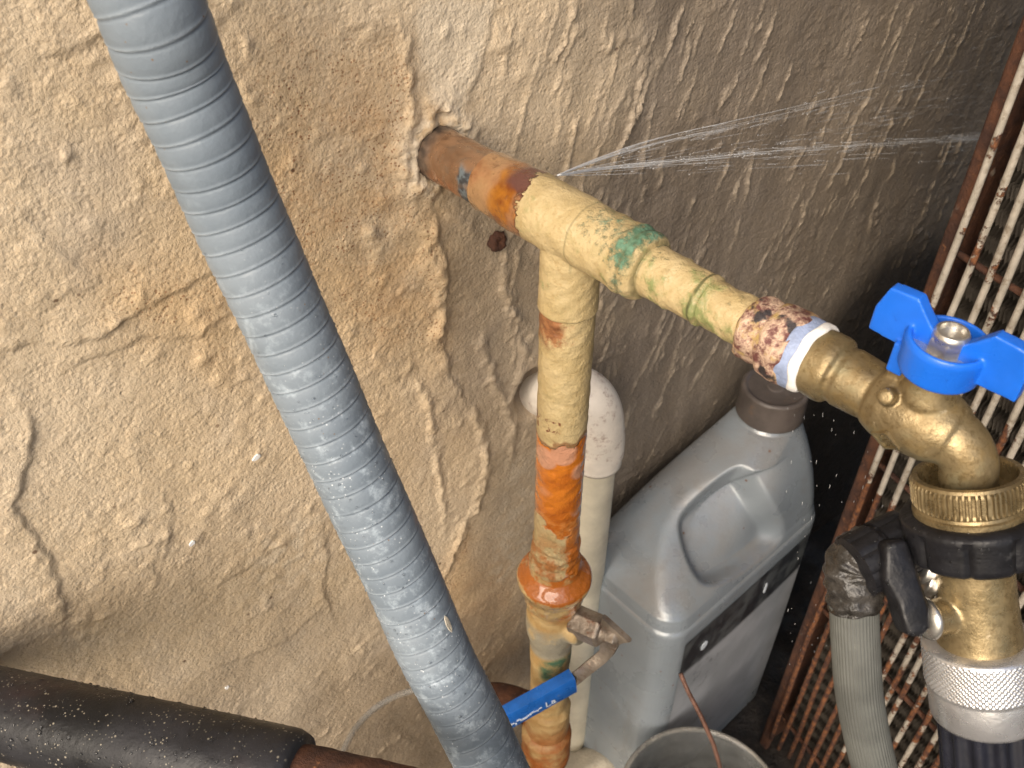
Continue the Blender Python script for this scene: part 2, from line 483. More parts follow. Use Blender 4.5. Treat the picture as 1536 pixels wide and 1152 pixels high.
def m_valve():
    """the shut-off valve: drips of rust and old cream paint over brass"""
    m = M('rusty_valve_paint', 0.4)
    z = (ZT - m.dot((0, 0, 1))) * 1000
    nz = m.dot((0, 0, 1), m.nrm)
    c = m.mix(m.noise(90, 5, 0.6).ss(0.35, 0.65), (0.40, 0.25, 0.095), (0.52, 0.37, 0.17))
    c = m.mix((m.noise(70, 5, 0.7) + nz.ss(-0.1, 0.8) * 0.30 + m.dot(Vector((0.8, -0.6, 0)), m.nrm) * 0.08).ss(0.52, 0.66) * z.ss(236, 225), c, (0.40, 0.115, 0.013))
    c = m.mix(z.ss(238, 246) * z.ss(273, 268) * m.noise(60, 4).ss(0.3, 0.5) * 0.85, c, (0.26, 0.25, 0.20))
    c = m.mix((z + (m.noise(90, 3) - 0.5) * 14).ss(268, 273) * (z + (m.noise(70, 3) - 0.5) * 22).ss(300, 288) * m.dot(Vector((0.55, -0.83, 0)), m.nrm).ss(0.2, 0.65) * m.noise(85, 5, 0.7).ss(0.36, 0.58), c, (0.055, 0.13, 0.075))
    c = m.mix(z.ss(330, 372) * m.noise(60, 4).ss(0.25, 0.55), c, (0.30, 0.095, 0.022))
    wet = z.ss(232, 222)
    m.set(color=c, rough=m.fmix(wet * m.noise(60, 3).ss(0.3, 0.6), 0.5, 0.08), coat=wet * 0.9, coat_rough=0.03)
    m.bump(m.noise(180, 5, 0.65), 0.0016, 0.7)
    return m
def m_crust():
    m = M('corroded_copper', 0.55, 0.15)
    c = m.mix(m.noise(260, 5, 0.7).ss(0.40, 0.60), (0.14, 0.050, 0.045), (0.56, 0.40, 0.29))
    c = m.mix(m.noise(140, 4, 0.6).ss(0.52, 0.66), c, (0.47, 0.33, 0.13))
    c = m.mix(m.noise(110, 4).ss(0.60, 0.68), c, (0.035, 0.028, 0.030))
    c = m.mix(m.noise(75, 2).ss(0.66, 0.70), c, (0.55, 0.11, 0.03))
    m.set(color=c)
    m.bump(m.noise(260, 5, 0.7), 0.0016, 0.8)
    return m
def m_brass(name, dirt=0.5, rough_=0.34):
    m = M(name, rough_, 0.75)
    c = m.mix(m.noise(40, 5).ss(0.3, 0.7), (0.22, 0.166, 0.088), (0.33, 0.255, 0.138))
    c = m.mix(m.noise(130, 6, 0.7).ss(0.55 - 0.12 * dirt, 0.78 - 0.12 * dirt) * (0.45 + 0.4 * dirt), c, (0.20, 0.135, 0.05))
    nz = m.dot((0, 0, 1), m.nrm)
    c = m.mix(nz.ss(0.0, -0.8) * m.noise(90, 5, 0.7).ss(0.35, 0.6) * 0.8 * dirt, c, (0.24, 0.25, 0.19))
    c = m.mix(m.noise(60, 5, 0.6).ss(0.60 - 0.10 * dirt, 0.72) * 0.7 * dirt, c, (0.24, 0.23, 0.14))
    c = m.mix(m.noise(420, 5, 0.75).ss(0.50, 0.66) * (0.35 + 0.35 * dirt), c, (0.13, 0.085, 0.032))
    c = m.mix(m.noise(240, 4, 0.7).ss(0.66, 0.76) * 0.7, c, (0.55, 0.46, 0.32))
    m.set(color=c, rough=m.fmix(m.noise(120, 5).ss(0.35, 0.65), rough_ - 0.14, rough_ + 0.16), metal=m.fmix(m.noise(130, 6, 0.7).ss(0.45, 0.7), 0.78 - 0.15 * dirt, 0.45 - 0.15 * dirt))
    m.bump(m.noise(520, 5, 0.70), 0.00034, 0.5 + 0.3 * dirt)
    return m
def m_plain(name, col, rough_=0.5, metal=0.0, var=0.25, scale=90, bump=0.0003, dirt=None, dirt_amt=0.5, spec=0.5):
    m = M(name, rough_, metal, spec)
    c = m.mix(m.noise(scale, 5, 0.6).ss(0.3, 0.7), tuple(q * (1 - var) for q in col), tuple(min(1, q * (1 + var)) for q in col))
    if dirt: c = m.mix(m.noise(scale * 1.7, 6, 0.72).ss(0.72 - 0.3 * dirt_amt, 0.86 - 0.2 * dirt_amt), c, dirt)
    m.set(color=c, rough=m.fmix(m.noise(scale * 1.3, 4).ss(0.3, 0.7), max(0.04, rough_ - 0.1), min(1, rough_ + 0.12)))
    if bump: m.bump(m.noise(420, 4, 0.6), bump, 0.6)
    return m
def m_rust():
    m = M('rusted_iron', 0.85)
    c = m.mix(m.noise(70, 6, 0.65).ss(0.35, 0.65), (0.040, 0.016, 0.010), (0.105, 0.040, 0.018))
    c = m.mix(m.noise(190, 5, 0.7).ss(0.60, 0.72), c, (0.24, 0.10, 0.04))
    c = m.mix(m.noise(50, 4).ss(0.66, 0.72) * 0.5, c, (0.40, 0.35, 0.28))
    m.set(color=c); m.bump(m.noise(210, 6, 0.7), 0.002, 0.8)
    return m
def m_wire():
    m = M('wire_coating', 0.5)
    z = m.dot((0, 0, 1))
    q = (m.dot(FD) - AE.dot(FD)) * 1000
    r = (m.noise(38, 6, 0.72) + z.ss(0.42, 0.20) * 0.13 + m.noise(11, 2) * 0.2 + (z + m.noise(30, 3) * 0.1).ss(0.41, 0.36) * q.ss(72, 46) * 0.6).ss(0.69, 0.73)
    c = m.mix(m.noise(120, 4).ss(0.3, 0.7), (0.30, 0.27, 0.225), (0.40, 0.36, 0.305))
    c = m.mix(m.noise(160, 5, 0.7).ss(0.48, 0.68) * 0.75, c, (0.15, 0.115, 0.08))
    ru = m.mix(m.noise(240, 5, 0.7).ss(0.4, 0.65), (0.045, 0.017, 0.010), (0.19, 0.072, 0.025))
    m.set(color=m.mix(r, c, ru), rough=m.fmix(r, 0.45, 0.9))
    m.bump(r + m.noise(300, 4) * 0.6, 0.0009, 0.7)
    return m
def m_jug():
    m = M('grey_jug_plastic', 0.36, 0.25)
    c = m.mix(m.noise(14, 4).ss(0.3, 0.7), (0.225, 0.258, 0.290), (0.285, 0.320, 0.352))
    nz = m.dot((0, 0, 1), m.nrm)
    c = m.mix(nz.ss(0.25, 0.75) * m.noise(24, 6, 0.65).ss(0.36, 0.68) * 0.55, c, (0.255, 0.23, 0.205))
    c = m.mix(m.noise(70, 6, 0.72).ss(0.56, 0.74) * 0.4, c, (0.20, 0.175, 0.15))
    c = m.mix(m.noise(40, 6, 0.7, m.vmul((1, 1, 0.2))).ss(0.58, 0.76) * 0.5, c, (0.17, 0.16, 0.15))
    c = m.mix(m.vor(85).ss(0.10, 0.05) * m.noise(24, 3).ss(0.46, 0.54), c, (0.16, 0.07, 0.035))
    m.set(color=c, rough=m.fmix(m.noise(35, 4).ss(0.3, 0.7), 0.22, 0.44))
    m.bump(m.noise(30, 3), 0.002, 0.25); m.bump(m.noise(600, 3), 0.0002, 0.5)
    return m
def m_label():
    m = M('jug_label_print', 0.35)
    z = m.dot((0, 0, 1)); bandz = m.attr('band')
    c = m.mix(m.noise(30, 5).ss(0.35, 0.65), (0.25, 0.265, 0.285), (0.33, 0.345, 0.37))
    c = m.mix(m.noise(45, 6, 0.7).ss(0.58, 0.7) * 0.8, c, (0.10, 0.105, 0.11))
    dk = m.mix(m.noise(80, 4).ss(0.4, 0.7), (0.020, 0.022, 0.026), (0.060, 0.066, 0.072))
    c = m.mix(bandz, c, m.mix(m.noise(38, 5, 0.6).ss(0.45, 0.62) * 0.7, dk, (0.10, 0.11, 0.115)))
    m.set(color=c); return m
def m_clear(name, tint=(0.85, 0.86, 0.84), rough_=0.12, alpha=0.35):
    m = M(name, rough_)
    m.set(color=m.mix(m.noise(60, 5).ss(0.4, 0.7) , tint, tuple(q * 0.7 for q in tint)), alpha=m.fmix(m.noise(40, 5, 0.65).ss(0.35, 0.7), alpha * 0.7, min(1, alpha * 1.4)))
    return m
def m_ground():
    m = M('damp_soil', 0.7)
    c = m.mix(m.noise(30, 6, 0.65).ss(0.35, 0.65), (0.010, 0.007, 0.005), (0.035, 0.025, 0.018))
    c = m.mix(m.noise(160, 5, 0.7).ss(0.6, 0.75), c, (0.09, 0.065, 0.045))
    m.set(color=c, rough=m.fmix(m.noise(20, 3).ss(0.4, 0.6), 0.35, 0.9))
    m.bump(m.noise(120, 6, 0.7), 0.006, 0.9)
    return m
def m_water(name, alpha, rough_=0.05):
    m = M(name, rough_)
    m.set(color=(0.93, 0.95, 0.97), alpha=alpha, spec=0.8)
    return m
PLASTER = m_plaster()
CONDUIT = m_conduit()
PAINT_H = m_paint_h()
COPPER = m_copper()
RISER = m_riser()
VALVE = m_valve()
CRUST = m_crust()
BRASS = m_brass('dull_tap_brass', 0.85, 0.38)
BRASS2 = m_brass('clean_fitting_brass', 0.25, 0.28)
BLUE = m_plain('blue_handle_plastic', (0.010, 0.125, 0.62), 0.34, var=0.12, scale=40, bump=0.00015, dirt=(0.05, 0.13, 0.36), dirt_amt=0.3)
BLUE2 = m_plain('blue_grip_vinyl', (0.012, 0.115, 0.44), 0.30, var=0.2, scale=60, bump=0.0003, dirt=(0.20, 0.26, 0.33), dirt_amt=0.35)
STEEL = m_plain('nut_steel', (0.56, 0.54, 0.50), 0.26, 0.9, var=0.2, dirt=(0.2, 0.14, 0.08), dirt_amt=0.3)
OLDSTEEL = m_plain('pitted_steel', (0.30, 0.25, 0.20), 0.38, 0.6, var=0.35, bump=0.001, dirt=(0.16, 0.06, 0.025), dirt_amt=0.7)
BLACK = m_plain('black_plastic', (0.010, 0.010, 0.012), 0.38, spec=0.3, var=0.3, scale=120, bump=0.0004, dirt=(0.05, 0.05, 0.052), dirt_amt=0.45)
HOSE_G = m_plain('grey_hose_rubber', (0.095, 0.098, 0.090), 0.5, var=0.22, scale=45, bump=0.0002, dirt=(0.16, 0.16, 0.145), dirt_amt=0.4)
TAPE = m_plain('grey_wrap_tape', (0.032, 0.029, 0.026), 0.25, var=0.6, scale=170, bump=0.0012, dirt=(0.30, 0.27, 0.23), dirt_amt=0.35)
ALU = m_plain('coupler_aluminium', (0.66, 0.66, 0.67), 0.24, 0.8, var=0.10, scale=60)
PVC = m_plain('old_white_pvc', (0.74, 0.68, 0.60), 0.42, var=0.10, scale=60, dirt=(0.24, 0.12, 0.08), dirt_amt=0.62)
PVC2 = m_plain('stained_pvc_pipe', (0.60, 0.55, 0.43), 0.45, var=0.18, scale=30, dirt=(0.28, 0.19, 0.10), dirt_amt=0.4)
RUST = m_rust()
WIRE = m_wire()
JUG = m_jug()
CAP = m_plain('brown_cap_plastic', (0.085, 0.070, 0.062), 0.45, var=0.25, scale=60, dirt=(0.14, 0.085, 0.05), dirt_amt=0.5)
LABEL = m_label()
SOIL = m_ground()
FOAM = M('black_pipe_lagging', 0.34, 0, 0.3)
_c = FOAM.mix(FOAM.noise(30, 5).ss(0.35, 0.7), (0.008, 0.0085, 0.010), (0.024, 0.024, 0.028))
_c = FOAM.mix(FOAM.noise(18, 4).ss(0.55, 0.75) * FOAM.dot((0, 0, 1), FOAM.nrm).ss(0.2, 0.8) * 0.6, _c, (0.045, 0.018, 0.014))
_c = FOAM.mix(FOAM.vor(620).min(FOAM.vor(300) + 0.05).ss(0.21, 0.13) * FOAM.noise(90, 4, 0.65).ss(0.44, 0.56) * 0.85, _c, (0.30, 0.27, 0.21))  # pale dirt flecks, also painting the glints of the water beads
FOAM.set(color=_c, rough=FOAM.noise(60, 4).ss(0.3, 0.7) * 0.25 + 0.28); FOAM.bump(FOAM.noise(320, 5, 0.65), 0.0005, 0.6)
STONE = m_plain('pale_rubble', (0.50, 0.45, 0.36), 0.8, var=0.25, scale=50, bump=0.002, dirt=(0.25, 0.13, 0.05), dirt_amt=0.5)
FLEX_BLACK = m_plain('black_hose_rubber', (0.012, 0.013, 0.020), 0.3, var=0.3, scale=60)
PTFE_W = m_plain('white_thread_tape', (0.78, 0.77, 0.75), 0.5, var=0.08, scale=150, bump=0.0005, dirt=(0.45, 0.42, 0.42), dirt_amt=0.3)
PTFE_B = m_plain('bluish_thread_tape', (0.26, 0.32, 0.48), 0.35, var=0.25, scale=180, bump=0.0008, dirt=(0.05, 0.05, 0.07), dirt_amt=0.5)
FIN = m_plain('coil_fin_metal', (0.13, 0.112, 0.092), 0.5, 0.2, var=0.35, scale=80, dirt=(0.06, 0.045, 0.03), dirt_amt=0.6)
CASING = m_plain('cream_casing_enamel', (0.55, 0.50, 0.42), 0.45, var=0.1, scale=20, dirt=(0.2, 0.1, 0.05), dirt_amt=0.3)
DARKSTEEL = m_plain('unit_inner_metal', (0.035, 0.030, 0.026), 0.7, var=0.3)
CLEAR = m_clear('clear_tub_plastic', (0.12, 0.092, 0.062), 0.12, 0.24)
CLEAR2 = m_clear('hazy_tub_plastic', (0.12, 0.122, 0.118), 0.18, 0.60)
RIM = m_clear('tub_rim_plastic', (0.33, 0.31, 0.275), 0.10, 0.55)
WATER = m_water('spray_water', 0.36)
DROP = M('water_drop', 0.03); DROP.set(color=(0.95, 0.97, 1.0), trans=1.0, ior=1.33)
WIREB = m_plain('rusty_brown_wire', (0.12, 0.055, 0.035), 0.6, var=0.35, scale=150)
PRINT = m_plain('white_print', (0.62, 0.68, 0.74), 0.5, var=0.15)
FLAKE = m_plain('white_paint_flake', (0.82, 0.81, 0.79), 0.35, var=0.05)

# ------------------------------------------------------------------ ground
gv, gf = [], []
N = 60
for i in range(N + 1):
    for j in range(N + 1):
        a = (i / N * 2 - 1); b = (j / N * 2 - 1)
        x = 0.15 + math.copysign(abs(a) ** 3, a) * 30 + a * 0.6
        y = 0.4 + math.copysign(abs(b) ** 3, b) * 30 + b * 0.6
        z = 0.004 * math.sin(x * 40 + 1) * math.sin(y * 33) if abs(x) < 1.2 and abs(y) < 1.5 else 0
        gv.append((x, y, z))
for i in range(N):
    for j in range(N):
        gf.append((i * (N + 1) + j, (i + 1) * (N + 1) + j, (i + 1) * (N + 1) + j + 1, i * (N + 1) + j + 1))
g = obj('ground', mesh('ground', gv, gf, SOIL))
g['kind'] = 'structure'

# ------------------------------------------------------------------ the rendered wall
def axis_arr(lo, a, b, hi, fine, coarse):
    return np.concatenate([np.arange(lo, a, coarse), np.arange(a, b, fine), np.linspace(b, hi, max(2, int((hi - b) / coarse)))])
SS = axis_arr(-1.6, -0.29, 0.56, 1.3, 0.00115, 0.06)
HH = axis_arr(-0.05, 0.04, 0.70, 2.2, 0.00115, 0.06)
sg, hg = np.meshgrid(SS, HH)
sm, hm = sg * 1000, hg * 1000
def poly_dist(pts, pad=60):
    """distance (mm), signed side and position along a pixel polyline, computed on the wall grid"""
    q = np.array([wsh(*p) for p in pts]) * 1000
    d = np.full(sm.shape, 1e9); side = np.zeros(sm.shape); al = np.zeros(sm.shape)
    L = 0; tot = np.sum(np.hypot(*(q[1:] - q[:-1]).T))
    i0, i1 = np.searchsorted(SS * 1000, [q[:, 0].min() - pad, q[:, 0].max() + pad])
    j0, j1 = np.searchsorted(HH * 1000, [q[:, 1].min() - pad, q[:, 1].max() + pad])
    X, Y = sm[j0:j1, i0:i1] + wob1[j0:j1, i0:i1], hm[j0:j1, i0:i1] + wob2[j0:j1, i0:i1]
    for a, b in zip(q[:-1], q[1:]):
        e = b - a; l2 = e @ e
        t = np.clip(((X - a[0]) * e[0] + (Y - a[1]) * e[1]) / l2, 0, 1)
        dx, dy = X - a[0] - t * e[0], Y - a[1] - t * e[1]
        dd = np.hypot(dx, dy)
        sub = d[j0:j1, i0:i1]; better = dd < sub
        sub[better] = dd[better]
        side[j0:j1, i0:i1][better] = np.sign(e[0] * dy - e[1] * dx)[better]
        al[j0:j1, i0:i1][better] = ((L + t * math.sqrt(l2)) / tot)[better]
        L += math.sqrt(l2)
    return d, side, al
wob1 = fbm(sm / 9, hm / 9, 91, 3) * 1.6
wob2 = fbm(sm / 9, hm / 9, 95, 3) * 1.6
H = fbm(sm / 110, hm / 110, 1, 3) * 1.1
H += fbm(sm / 26, hm / 30, 5, 3) * 0.34
H += np.maximum(0, fbm(sm / 3.6, hm / 3.4, 15, 2) - 0.1) * 0.30
rgn = sstep(fbm(sm / 60, hm / 60, 31, 2), -0.25, 0.45)
nod = fbm(sm / 7, hm / 7, 9, 4, 0.55)
H += nod * (0.10 + 0.22 * rgn)
H += np.maximum(0, fbm(sm / 11 + 4, hm / 9, 19, 3) - 0.34) * 1.5 * rgn
H -= np.maximum(0, 0.16 - np.abs(fbm(sm / 17, hm / 13, 23, 3))) * 1.3 * (1 - rgn) * 0.5
crev = np.zeros(sm.shape)
# raised slab edges: the side named lies proud, tapering back over `back` mm
RN3 = fbm(sm / 14, hm / 14, 41, 2)
def ledge(pts, hgt, sgn, back=28, lip=3.0, dark=0.6):
    global H, crev
    d, s, al = poly_dist(pts, back * 2.6)
    fade = np.minimum(1, np.minimum(al, 1 - al) * 7 + 0.15) * (0.55 + 0.45 * (1 + RN3).clip(0, 1.6))
    sd = d * s * sgn
    raised = sstep(sd, -0.7, 1.0) * np.exp(-np.maximum(sd, 0) / back)
    H += 0.40 * hgt * fade * raised * (d < back * 2.5)
    crev = np.maximum(crev, dark * fade * np.exp(-((sd + 0.7) / 0.8) ** 2))
RN1, RN2 = fbm(sm / 8, hm / 8, 55, 2), fbm(sm / 10, hm / 10, 77, 2)
def ridge(pts, hgt, wid, seed=0, taper=True):
    global H
    d, s, al = poly_dist(pts, wid * 3 + 8)
    w_ = wid * (0.7 + 0.5 * np.abs(np.roll(RN1, seed * 37, 1)))
    prof = np.exp(-(d / w_) ** 2)
    amp = np.minimum(1, np.minimum(al, 1 - al) * 5 + (0.1 if taper else 1)) * (0.65 + 0.6 * np.roll(RN2, seed * 53, 1))
    H += hgt * prof * amp
    return prof * np.clip(amp, 0, 1)
def blob(u, v, r, hgt):
    global H
    a = np.array(wsh(u, v)) * 1000
    d = np.hypot(sm + wob1 * 0.8 - a[0], hm + wob2 * 0.8 - a[1])
    H += 0.62 * hgt * np.exp(-(d / r) ** 2.4)
def area(pts, soft):
    q = np.array([wsh(*p) for p in pts]) * 1000
    inside = np.zeros(sm.shape, bool); X = sm + wob1 * 1.5; Y = hm + wob2 * 1.5
    d = np.full(sm.shape, 1e9)
    for a, b in zip(q, np.roll(q, -1, 0)):
        cond = ((a[1] > Y) != (b[1] > Y))
        xi = (b[0] - a[0]) * (Y - a[1]) / (b[1] - a[1] + 1e-9) + a[0]
        inside ^= cond & (X < xi)
        e = b - a; t = np.clip(((X - a[0]) * e[0] + (Y - a[1]) * e[1]) / (e @ e), 0, 1)
        d = np.minimum(d, np.hypot(X - a[0] - t * e[0], Y - a[1] - t * e[1]))
    return sstep(np.where(inside, d, -d), -soft, soft)
# mortar lines and slab edges on the left (upper side proud)
ledge([(-40, 522), (60, 516), (150, 508), (168, 492), (232, 452), (310, 412), (340, 395)], 2.6, 1, 16)
ledge([(80, 548), (160, 527), (215, 503), (300, 508), (312, 486), (345, 470)], 2.2, 1, 14)
ledge([(60, 470), (95, 440), (130, 428), (150, 412)], 1.2, 1, 10)
ledge([(42, 600), (50, 655), (40, 705), (22, 752), (52, 805), (84, 850), (92, 900), (100, 940)], 3.2, -1, 22)
ledge([(10, 300), (66, 345), (88, 372), (120, 395)], 1.6, -1, 14, dark=0.4)
ledge([(70, 85), (110, 75), (150, 52), (172, 40)], 2.0, 1, 12)
ledge([(520, 45), (560, 28), (590, 40), (600, 70)], 1.6, 1, 9)
ledge([(245, 735), (260, 770), (252, 810), (240, 850)], 1.2, -1, 9)
ledge([(240, 800), (230, 850), (236, 880)], 1.0, -1, 6)
ledge([(330, 880), (390, 840), (420, 790)], 1.2, 1, 10)
ledge([(480, 760), (492, 830), (486, 880), (500, 930)], 2.0, -1, 12)
ledge([(300, 1010), (370, 985), (430, 960), (490, 900)], 1.4, 1, 12)
# the ragged plaster edge running down from the pipe
ledge([(600, 20), (612, 110), (618, 185), (632, 260), (652, 318), (664, 372), (668, 430), (662, 500), (676, 560), (700, 606), (716, 640)], 2.9, -1, 30, dark=0.25)
ledge([(735, 640), (728, 700), (700, 780), (668, 865)], 2.2, -1, 10, dark=0.35)
ridge([(600, 330), (640, 345), (650, 390), (662, 430), (655, 500), (668, 560)], 3.4, 5)
ridge([(540, 330), (570, 365), (565, 400), (590, 430)], 1.6, 3)
ridge([(615, 545), (640, 610), (655, 690), (664, 760), (668, 810)], 1.9, 2.4)
ridge([(738, 690), (718, 745), (695, 795), (668, 860), (655, 900)], 2.4, 3.2)
ridge([(756, 395), (752, 430), (770, 470), (790, 490)], 2.6, 3.2)
ridge([(730, 470), (722, 520), (745, 580), (770, 640), (765, 700)], 2.4, 3.4)
ridge([(780, 500), (790, 540), (770, 590), (740, 620)], 2.0, 4)
ridge([(700, 590), (720, 640), (730, 700), (705, 770)], 2.2, 3)
ridge([(645, 300), (690, 330), (720, 360)], 1.2, 3)
ridge([(560, 310), (600, 290), (630, 270)], 1.2, 4)
ledge([(745, -10), (726, 90), (702, 150), (690, 180)], 1.6, -1, 14, dark=0.25)
ridge([(610, 60), (614, 120), (620, 186)], 2.4, 2.4, taper=False)
for (u, v, r, h) in ((628, 300, 7, 2.2), (600, 345, 6, 1.8), (640, 395, 6, 2.2), (665, 470, 4, 2.0), (640, 250, 8, 2.5), (560, 350, 4, 1.4), (520, 370, 4, 1.2),
                     (312, 490, 4, 1.8), (290, 470, 3.5, 1.5), (305, 540, 4, 1.8), (230, 530, 4, 1.5), (330, 570, 3, 1), (790, 110, 5, 1.6), (850, 130, 6, 1.4), (750, 60, 6, 1.2),
                     (690, 130, 7, 1.4), (345, 760, 4, 1.5), (330, 740, 4, 1.4), (560, 45, 4, 1.4), (650, 160, 8, 1.5), (700, 215, 7, 1.4), (760, 380, 4, 1.0)):
    blob(u, v, r, h)
for k in range(150):
    blob(rnd.choice([rnd.uniform(0, 560), rnd.gauss(300, 60), rnd.uniform(640, 1000)]), rnd.choice([rnd.uniform(0, 1000), rnd.gauss(780, 70)]) if k % 3 else rnd.uniform(20, 300), rnd.uniform(1.2, 2.8), rnd.uniform(0.5, 1.5))
# hardened runs of paint on the wet side
drip = np.zeros(sm.shape)
for k in range(230):
    u0 = rnd.uniform(770, 1500); v0 = rnd.uniform(-60, 470)
    if k > 190: u0, v0 = rnd.uniform(900, 1200), rnd.uniform(430, 640)
    s0, h0 = wsh(u0, v0)
    L = rnd.choice([rnd.uniform(0.006, 0.018), rnd.uniform(0.012, 0.03), rnd.uniform(0.03, 0.062)])
    lean = rnd.uniform(0.0, 0.55)
    pts = []
    for j in range(5):
        q = P0 + E1 * (s0 - lean * L * j / 4 + rnd.uniform(-0.0012, 0.0012)) ; q.z = h0 - L * j / 4
        pts.append(pix(q))
    drip = np.maximum(drip, ridge(pts, rnd.uniform(0.6, 1.7), rnd.uniform(0.7, 1.5), k))
H = np.where((sg < -0.30) | (sg > 0.6) | (hg > 0.72), 0, H)
ps, ph = 0.0, P0.z * 1000
dpipe = np.hypot(sm, (hm - ph))
H += 3.0 * np.exp(-((dpipe - 15) / 6.5) ** 2) * (0.6 + 0.7 * fbm(sm / 7, hm / 7, 63, 3))
H -= 3.0 * sstep(dpipe, 11.0, 9.5)
a = np.array(wsh(659, 175)) * 1000
hole = np.exp(-(np.hypot(sm - a[0], hm - a[1]) / 1.9) ** 2)
H -= 4 * hole
a = np.array(wsh(803, 592)) * 1000
hole2 = np.exp(-(np.hypot((sm - a[0]) / 11.5, (hm - a[1]) / 15)) ** 4)
H -= 14 * hole2
crev = np.maximum(crev, np.maximum(hole, hole2 * 1.2)).clip(0, 1.3)
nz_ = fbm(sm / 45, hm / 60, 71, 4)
wet = sstep(sm + nz_ * 34 - (hm - 560) * 0.10, 0, 150)  # spray damp; the ramp also paints in the light fading to the right
under = area([(690, 270), (860, 360), (980, 480), (960, 900), (690, 900), (735, 690), (675, 540), (668, 380)], 16) * 0.55  # shade below the pipe, painted into the wall through both masks
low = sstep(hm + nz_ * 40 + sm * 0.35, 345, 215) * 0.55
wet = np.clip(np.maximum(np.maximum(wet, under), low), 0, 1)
rust = area([(420, 60), (590, 90), (640, 180), (650, 300), (660, 520), (560, 500), (470, 420), (360, 270)], 30) * 0.85
rust = np.maximum(rust, 0.9 * np.exp(-((dpipe - 13) / 9) ** 2) * (sm < 4))
rust = np.maximum(rust, area([(150, 400), (330, 420), (340, 560), (290, 520), (160, 470)], 18) * 0.6)
rust = np.maximum(rust, 0.75 * area([(640, 880), (700, 800), (780, 860), (790, 1010), (720, 1060), (690, 980)], 16))
pale = area([(622, 0), (740, 0), (722, 90), (700, 150), (690, 178), (655, 172), (636, 120)], 4) * 0.85
pale = np.maximum(pale, 0.8 * np.exp(-((dpipe - 14) / 4.5) ** 2) * sstep(fbm(sm / 5, hm / 5, 89, 3), -0.35, 0.1))
pale = np.maximum(pale, area([(765, 690), (800, 680), (800, 830), (740, 880), (745, 780)], 8) * 0.75 * sstep(fbm(sm / 9, hm / 9, 83, 3), -0.3, 0.3))
pale = np.maximum(pale, 0.6 * area([(380, 800), (470, 760), (480, 860), (380, 890)], 20) * sstep(fbm(sm / 8, hm / 8, 87, 3), -0.1, 0.3))
grime_shade = np.maximum(sstep(hm + nz_ * 50, 300, 110) * 0.55, under * 0.3)  # dirt low on the wall, plus painted shade under the pipe
gap_shade = np.clip(area([(1215, 520), (1330, 380), (1450, 340), (1400, 800), (1300, 1100), (1080, 1130), (1100, 900), (1180, 700)], 28), 0, 1) * 0.9  # shade of the gap beside the unit, painted black into the wall
gap_shade = np.maximum(gap_shade, 0.5 * area([(900, 760), (1110, 610), (1230, 560), (1180, 1130), (960, 1150)], 10))  # painted shade on the wall behind the jug
org = np.array(P0); e1 = np.array(E1); wn_ = np.array(WN)
XYZ = org[None, None, :] * np.array([1, 1, 0]) + sg[..., None] * e1 + np.stack([np.zeros_like(sg), np.zeros_like(sg), hg], -1) + (H / 1000)[..., None] * wn_
ny, nx = sg.shape
verts = XYZ.reshape(-1, 3)
idx = np.arange(nx * ny).reshape(ny, nx)
quads = np.stack([idx[:-1, :-1], idx[:-1, 1:], idx[1:, 1:], idx[1:, :-1]], -1).reshape(-1, 4)
# side skirts and back give the wall its thickness
back = verts[np.concatenate([idx[0], idx[-1], idx[:, 0], idx[:, -1]])] - wn_ * 0.18
nb = nx * ny
b0 = nb + np.arange(nx); b1 = b0 + nx; b2 = nb + 2 * nx + np.arange(ny); b3 = b2 + ny
def strip(a, b): return np.stack([a[:-1], a[1:], b[1:], b[:-1]], -1)
quads = np.concatenate([quads, strip(idx[0][::-1], b0[::-1]), strip(idx[-1], b1), strip(idx[:, 0], b2), strip(idx[:, -1][::-1], b3[::-1]),
                        np.array([[b0[0], b1[0], b1[-1], b0[-1]]])])
verts = np.concatenate([verts, back])
me = bpy.data.meshes.new('plaster_wall')
me.vertices.add(len(verts)); me.vertices.foreach_set('co', verts.astype(np.float32).ravel())
me.loops.add(quads.size); me.loops.foreach_set('vertex_index', quads.astype(np.int32).ravel())
me.polygons.add(len(quads)); me.polygons.foreach_set('loop_start', np.arange(0, quads.size, 4, dtype=np.int32))
me.update(calc_edges=True); me.validate()
for nm, arr in (('wet', wet), ('rust', rust), ('pale', pale), ('grime_shade', grime_shade), ('crev', np.clip(crev, 0, 1)), ('drip', drip), ('gap_shade', gap_shade)):
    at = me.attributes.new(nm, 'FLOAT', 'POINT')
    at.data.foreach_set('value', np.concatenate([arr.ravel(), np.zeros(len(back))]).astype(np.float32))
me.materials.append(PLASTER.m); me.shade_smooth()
wall = tag(obj('plaster_wall', me), 'rough beige rendered wall behind all the pipes, wet and dark on its right', 'wall')
def wsurf(u, v):
    s, h = wsh(u, v)
    i = min(np.searchsorted(SS, s), nx - 1); j = min(np.searchsorted(HH, h), ny - 1)
    return Vector(XYZ[j, i])
# white flecks stuck on the wall
for (u, v, a, b, rot) in ((381, 686, 4.2, 1.6, 0.5), (286, 815, 3.6, 1.4, 0.7), (338, 1035, 2.2, 1.2, 0.6)):
    c = wsurf(u, v) + WN * 0.0005; q = []
    ax = E1 * math.cos(rot) + UP * math.sin(rot); ay = WN.cross(ax)
    for k in range(9):
        th = k / 9 * 6.283; r = rnd.uniform(0.7, 1.15)
        q.append(c + ax * (a * 0.5 * r * math.cos(th) / 1000) + ay * (b * r * math.sin(th) / 1000 * 0.8))
    obj('paint_flake', mesh('paint_flake', *prism(q, WN, 0.8), FLAKE, smooth=False), wall)

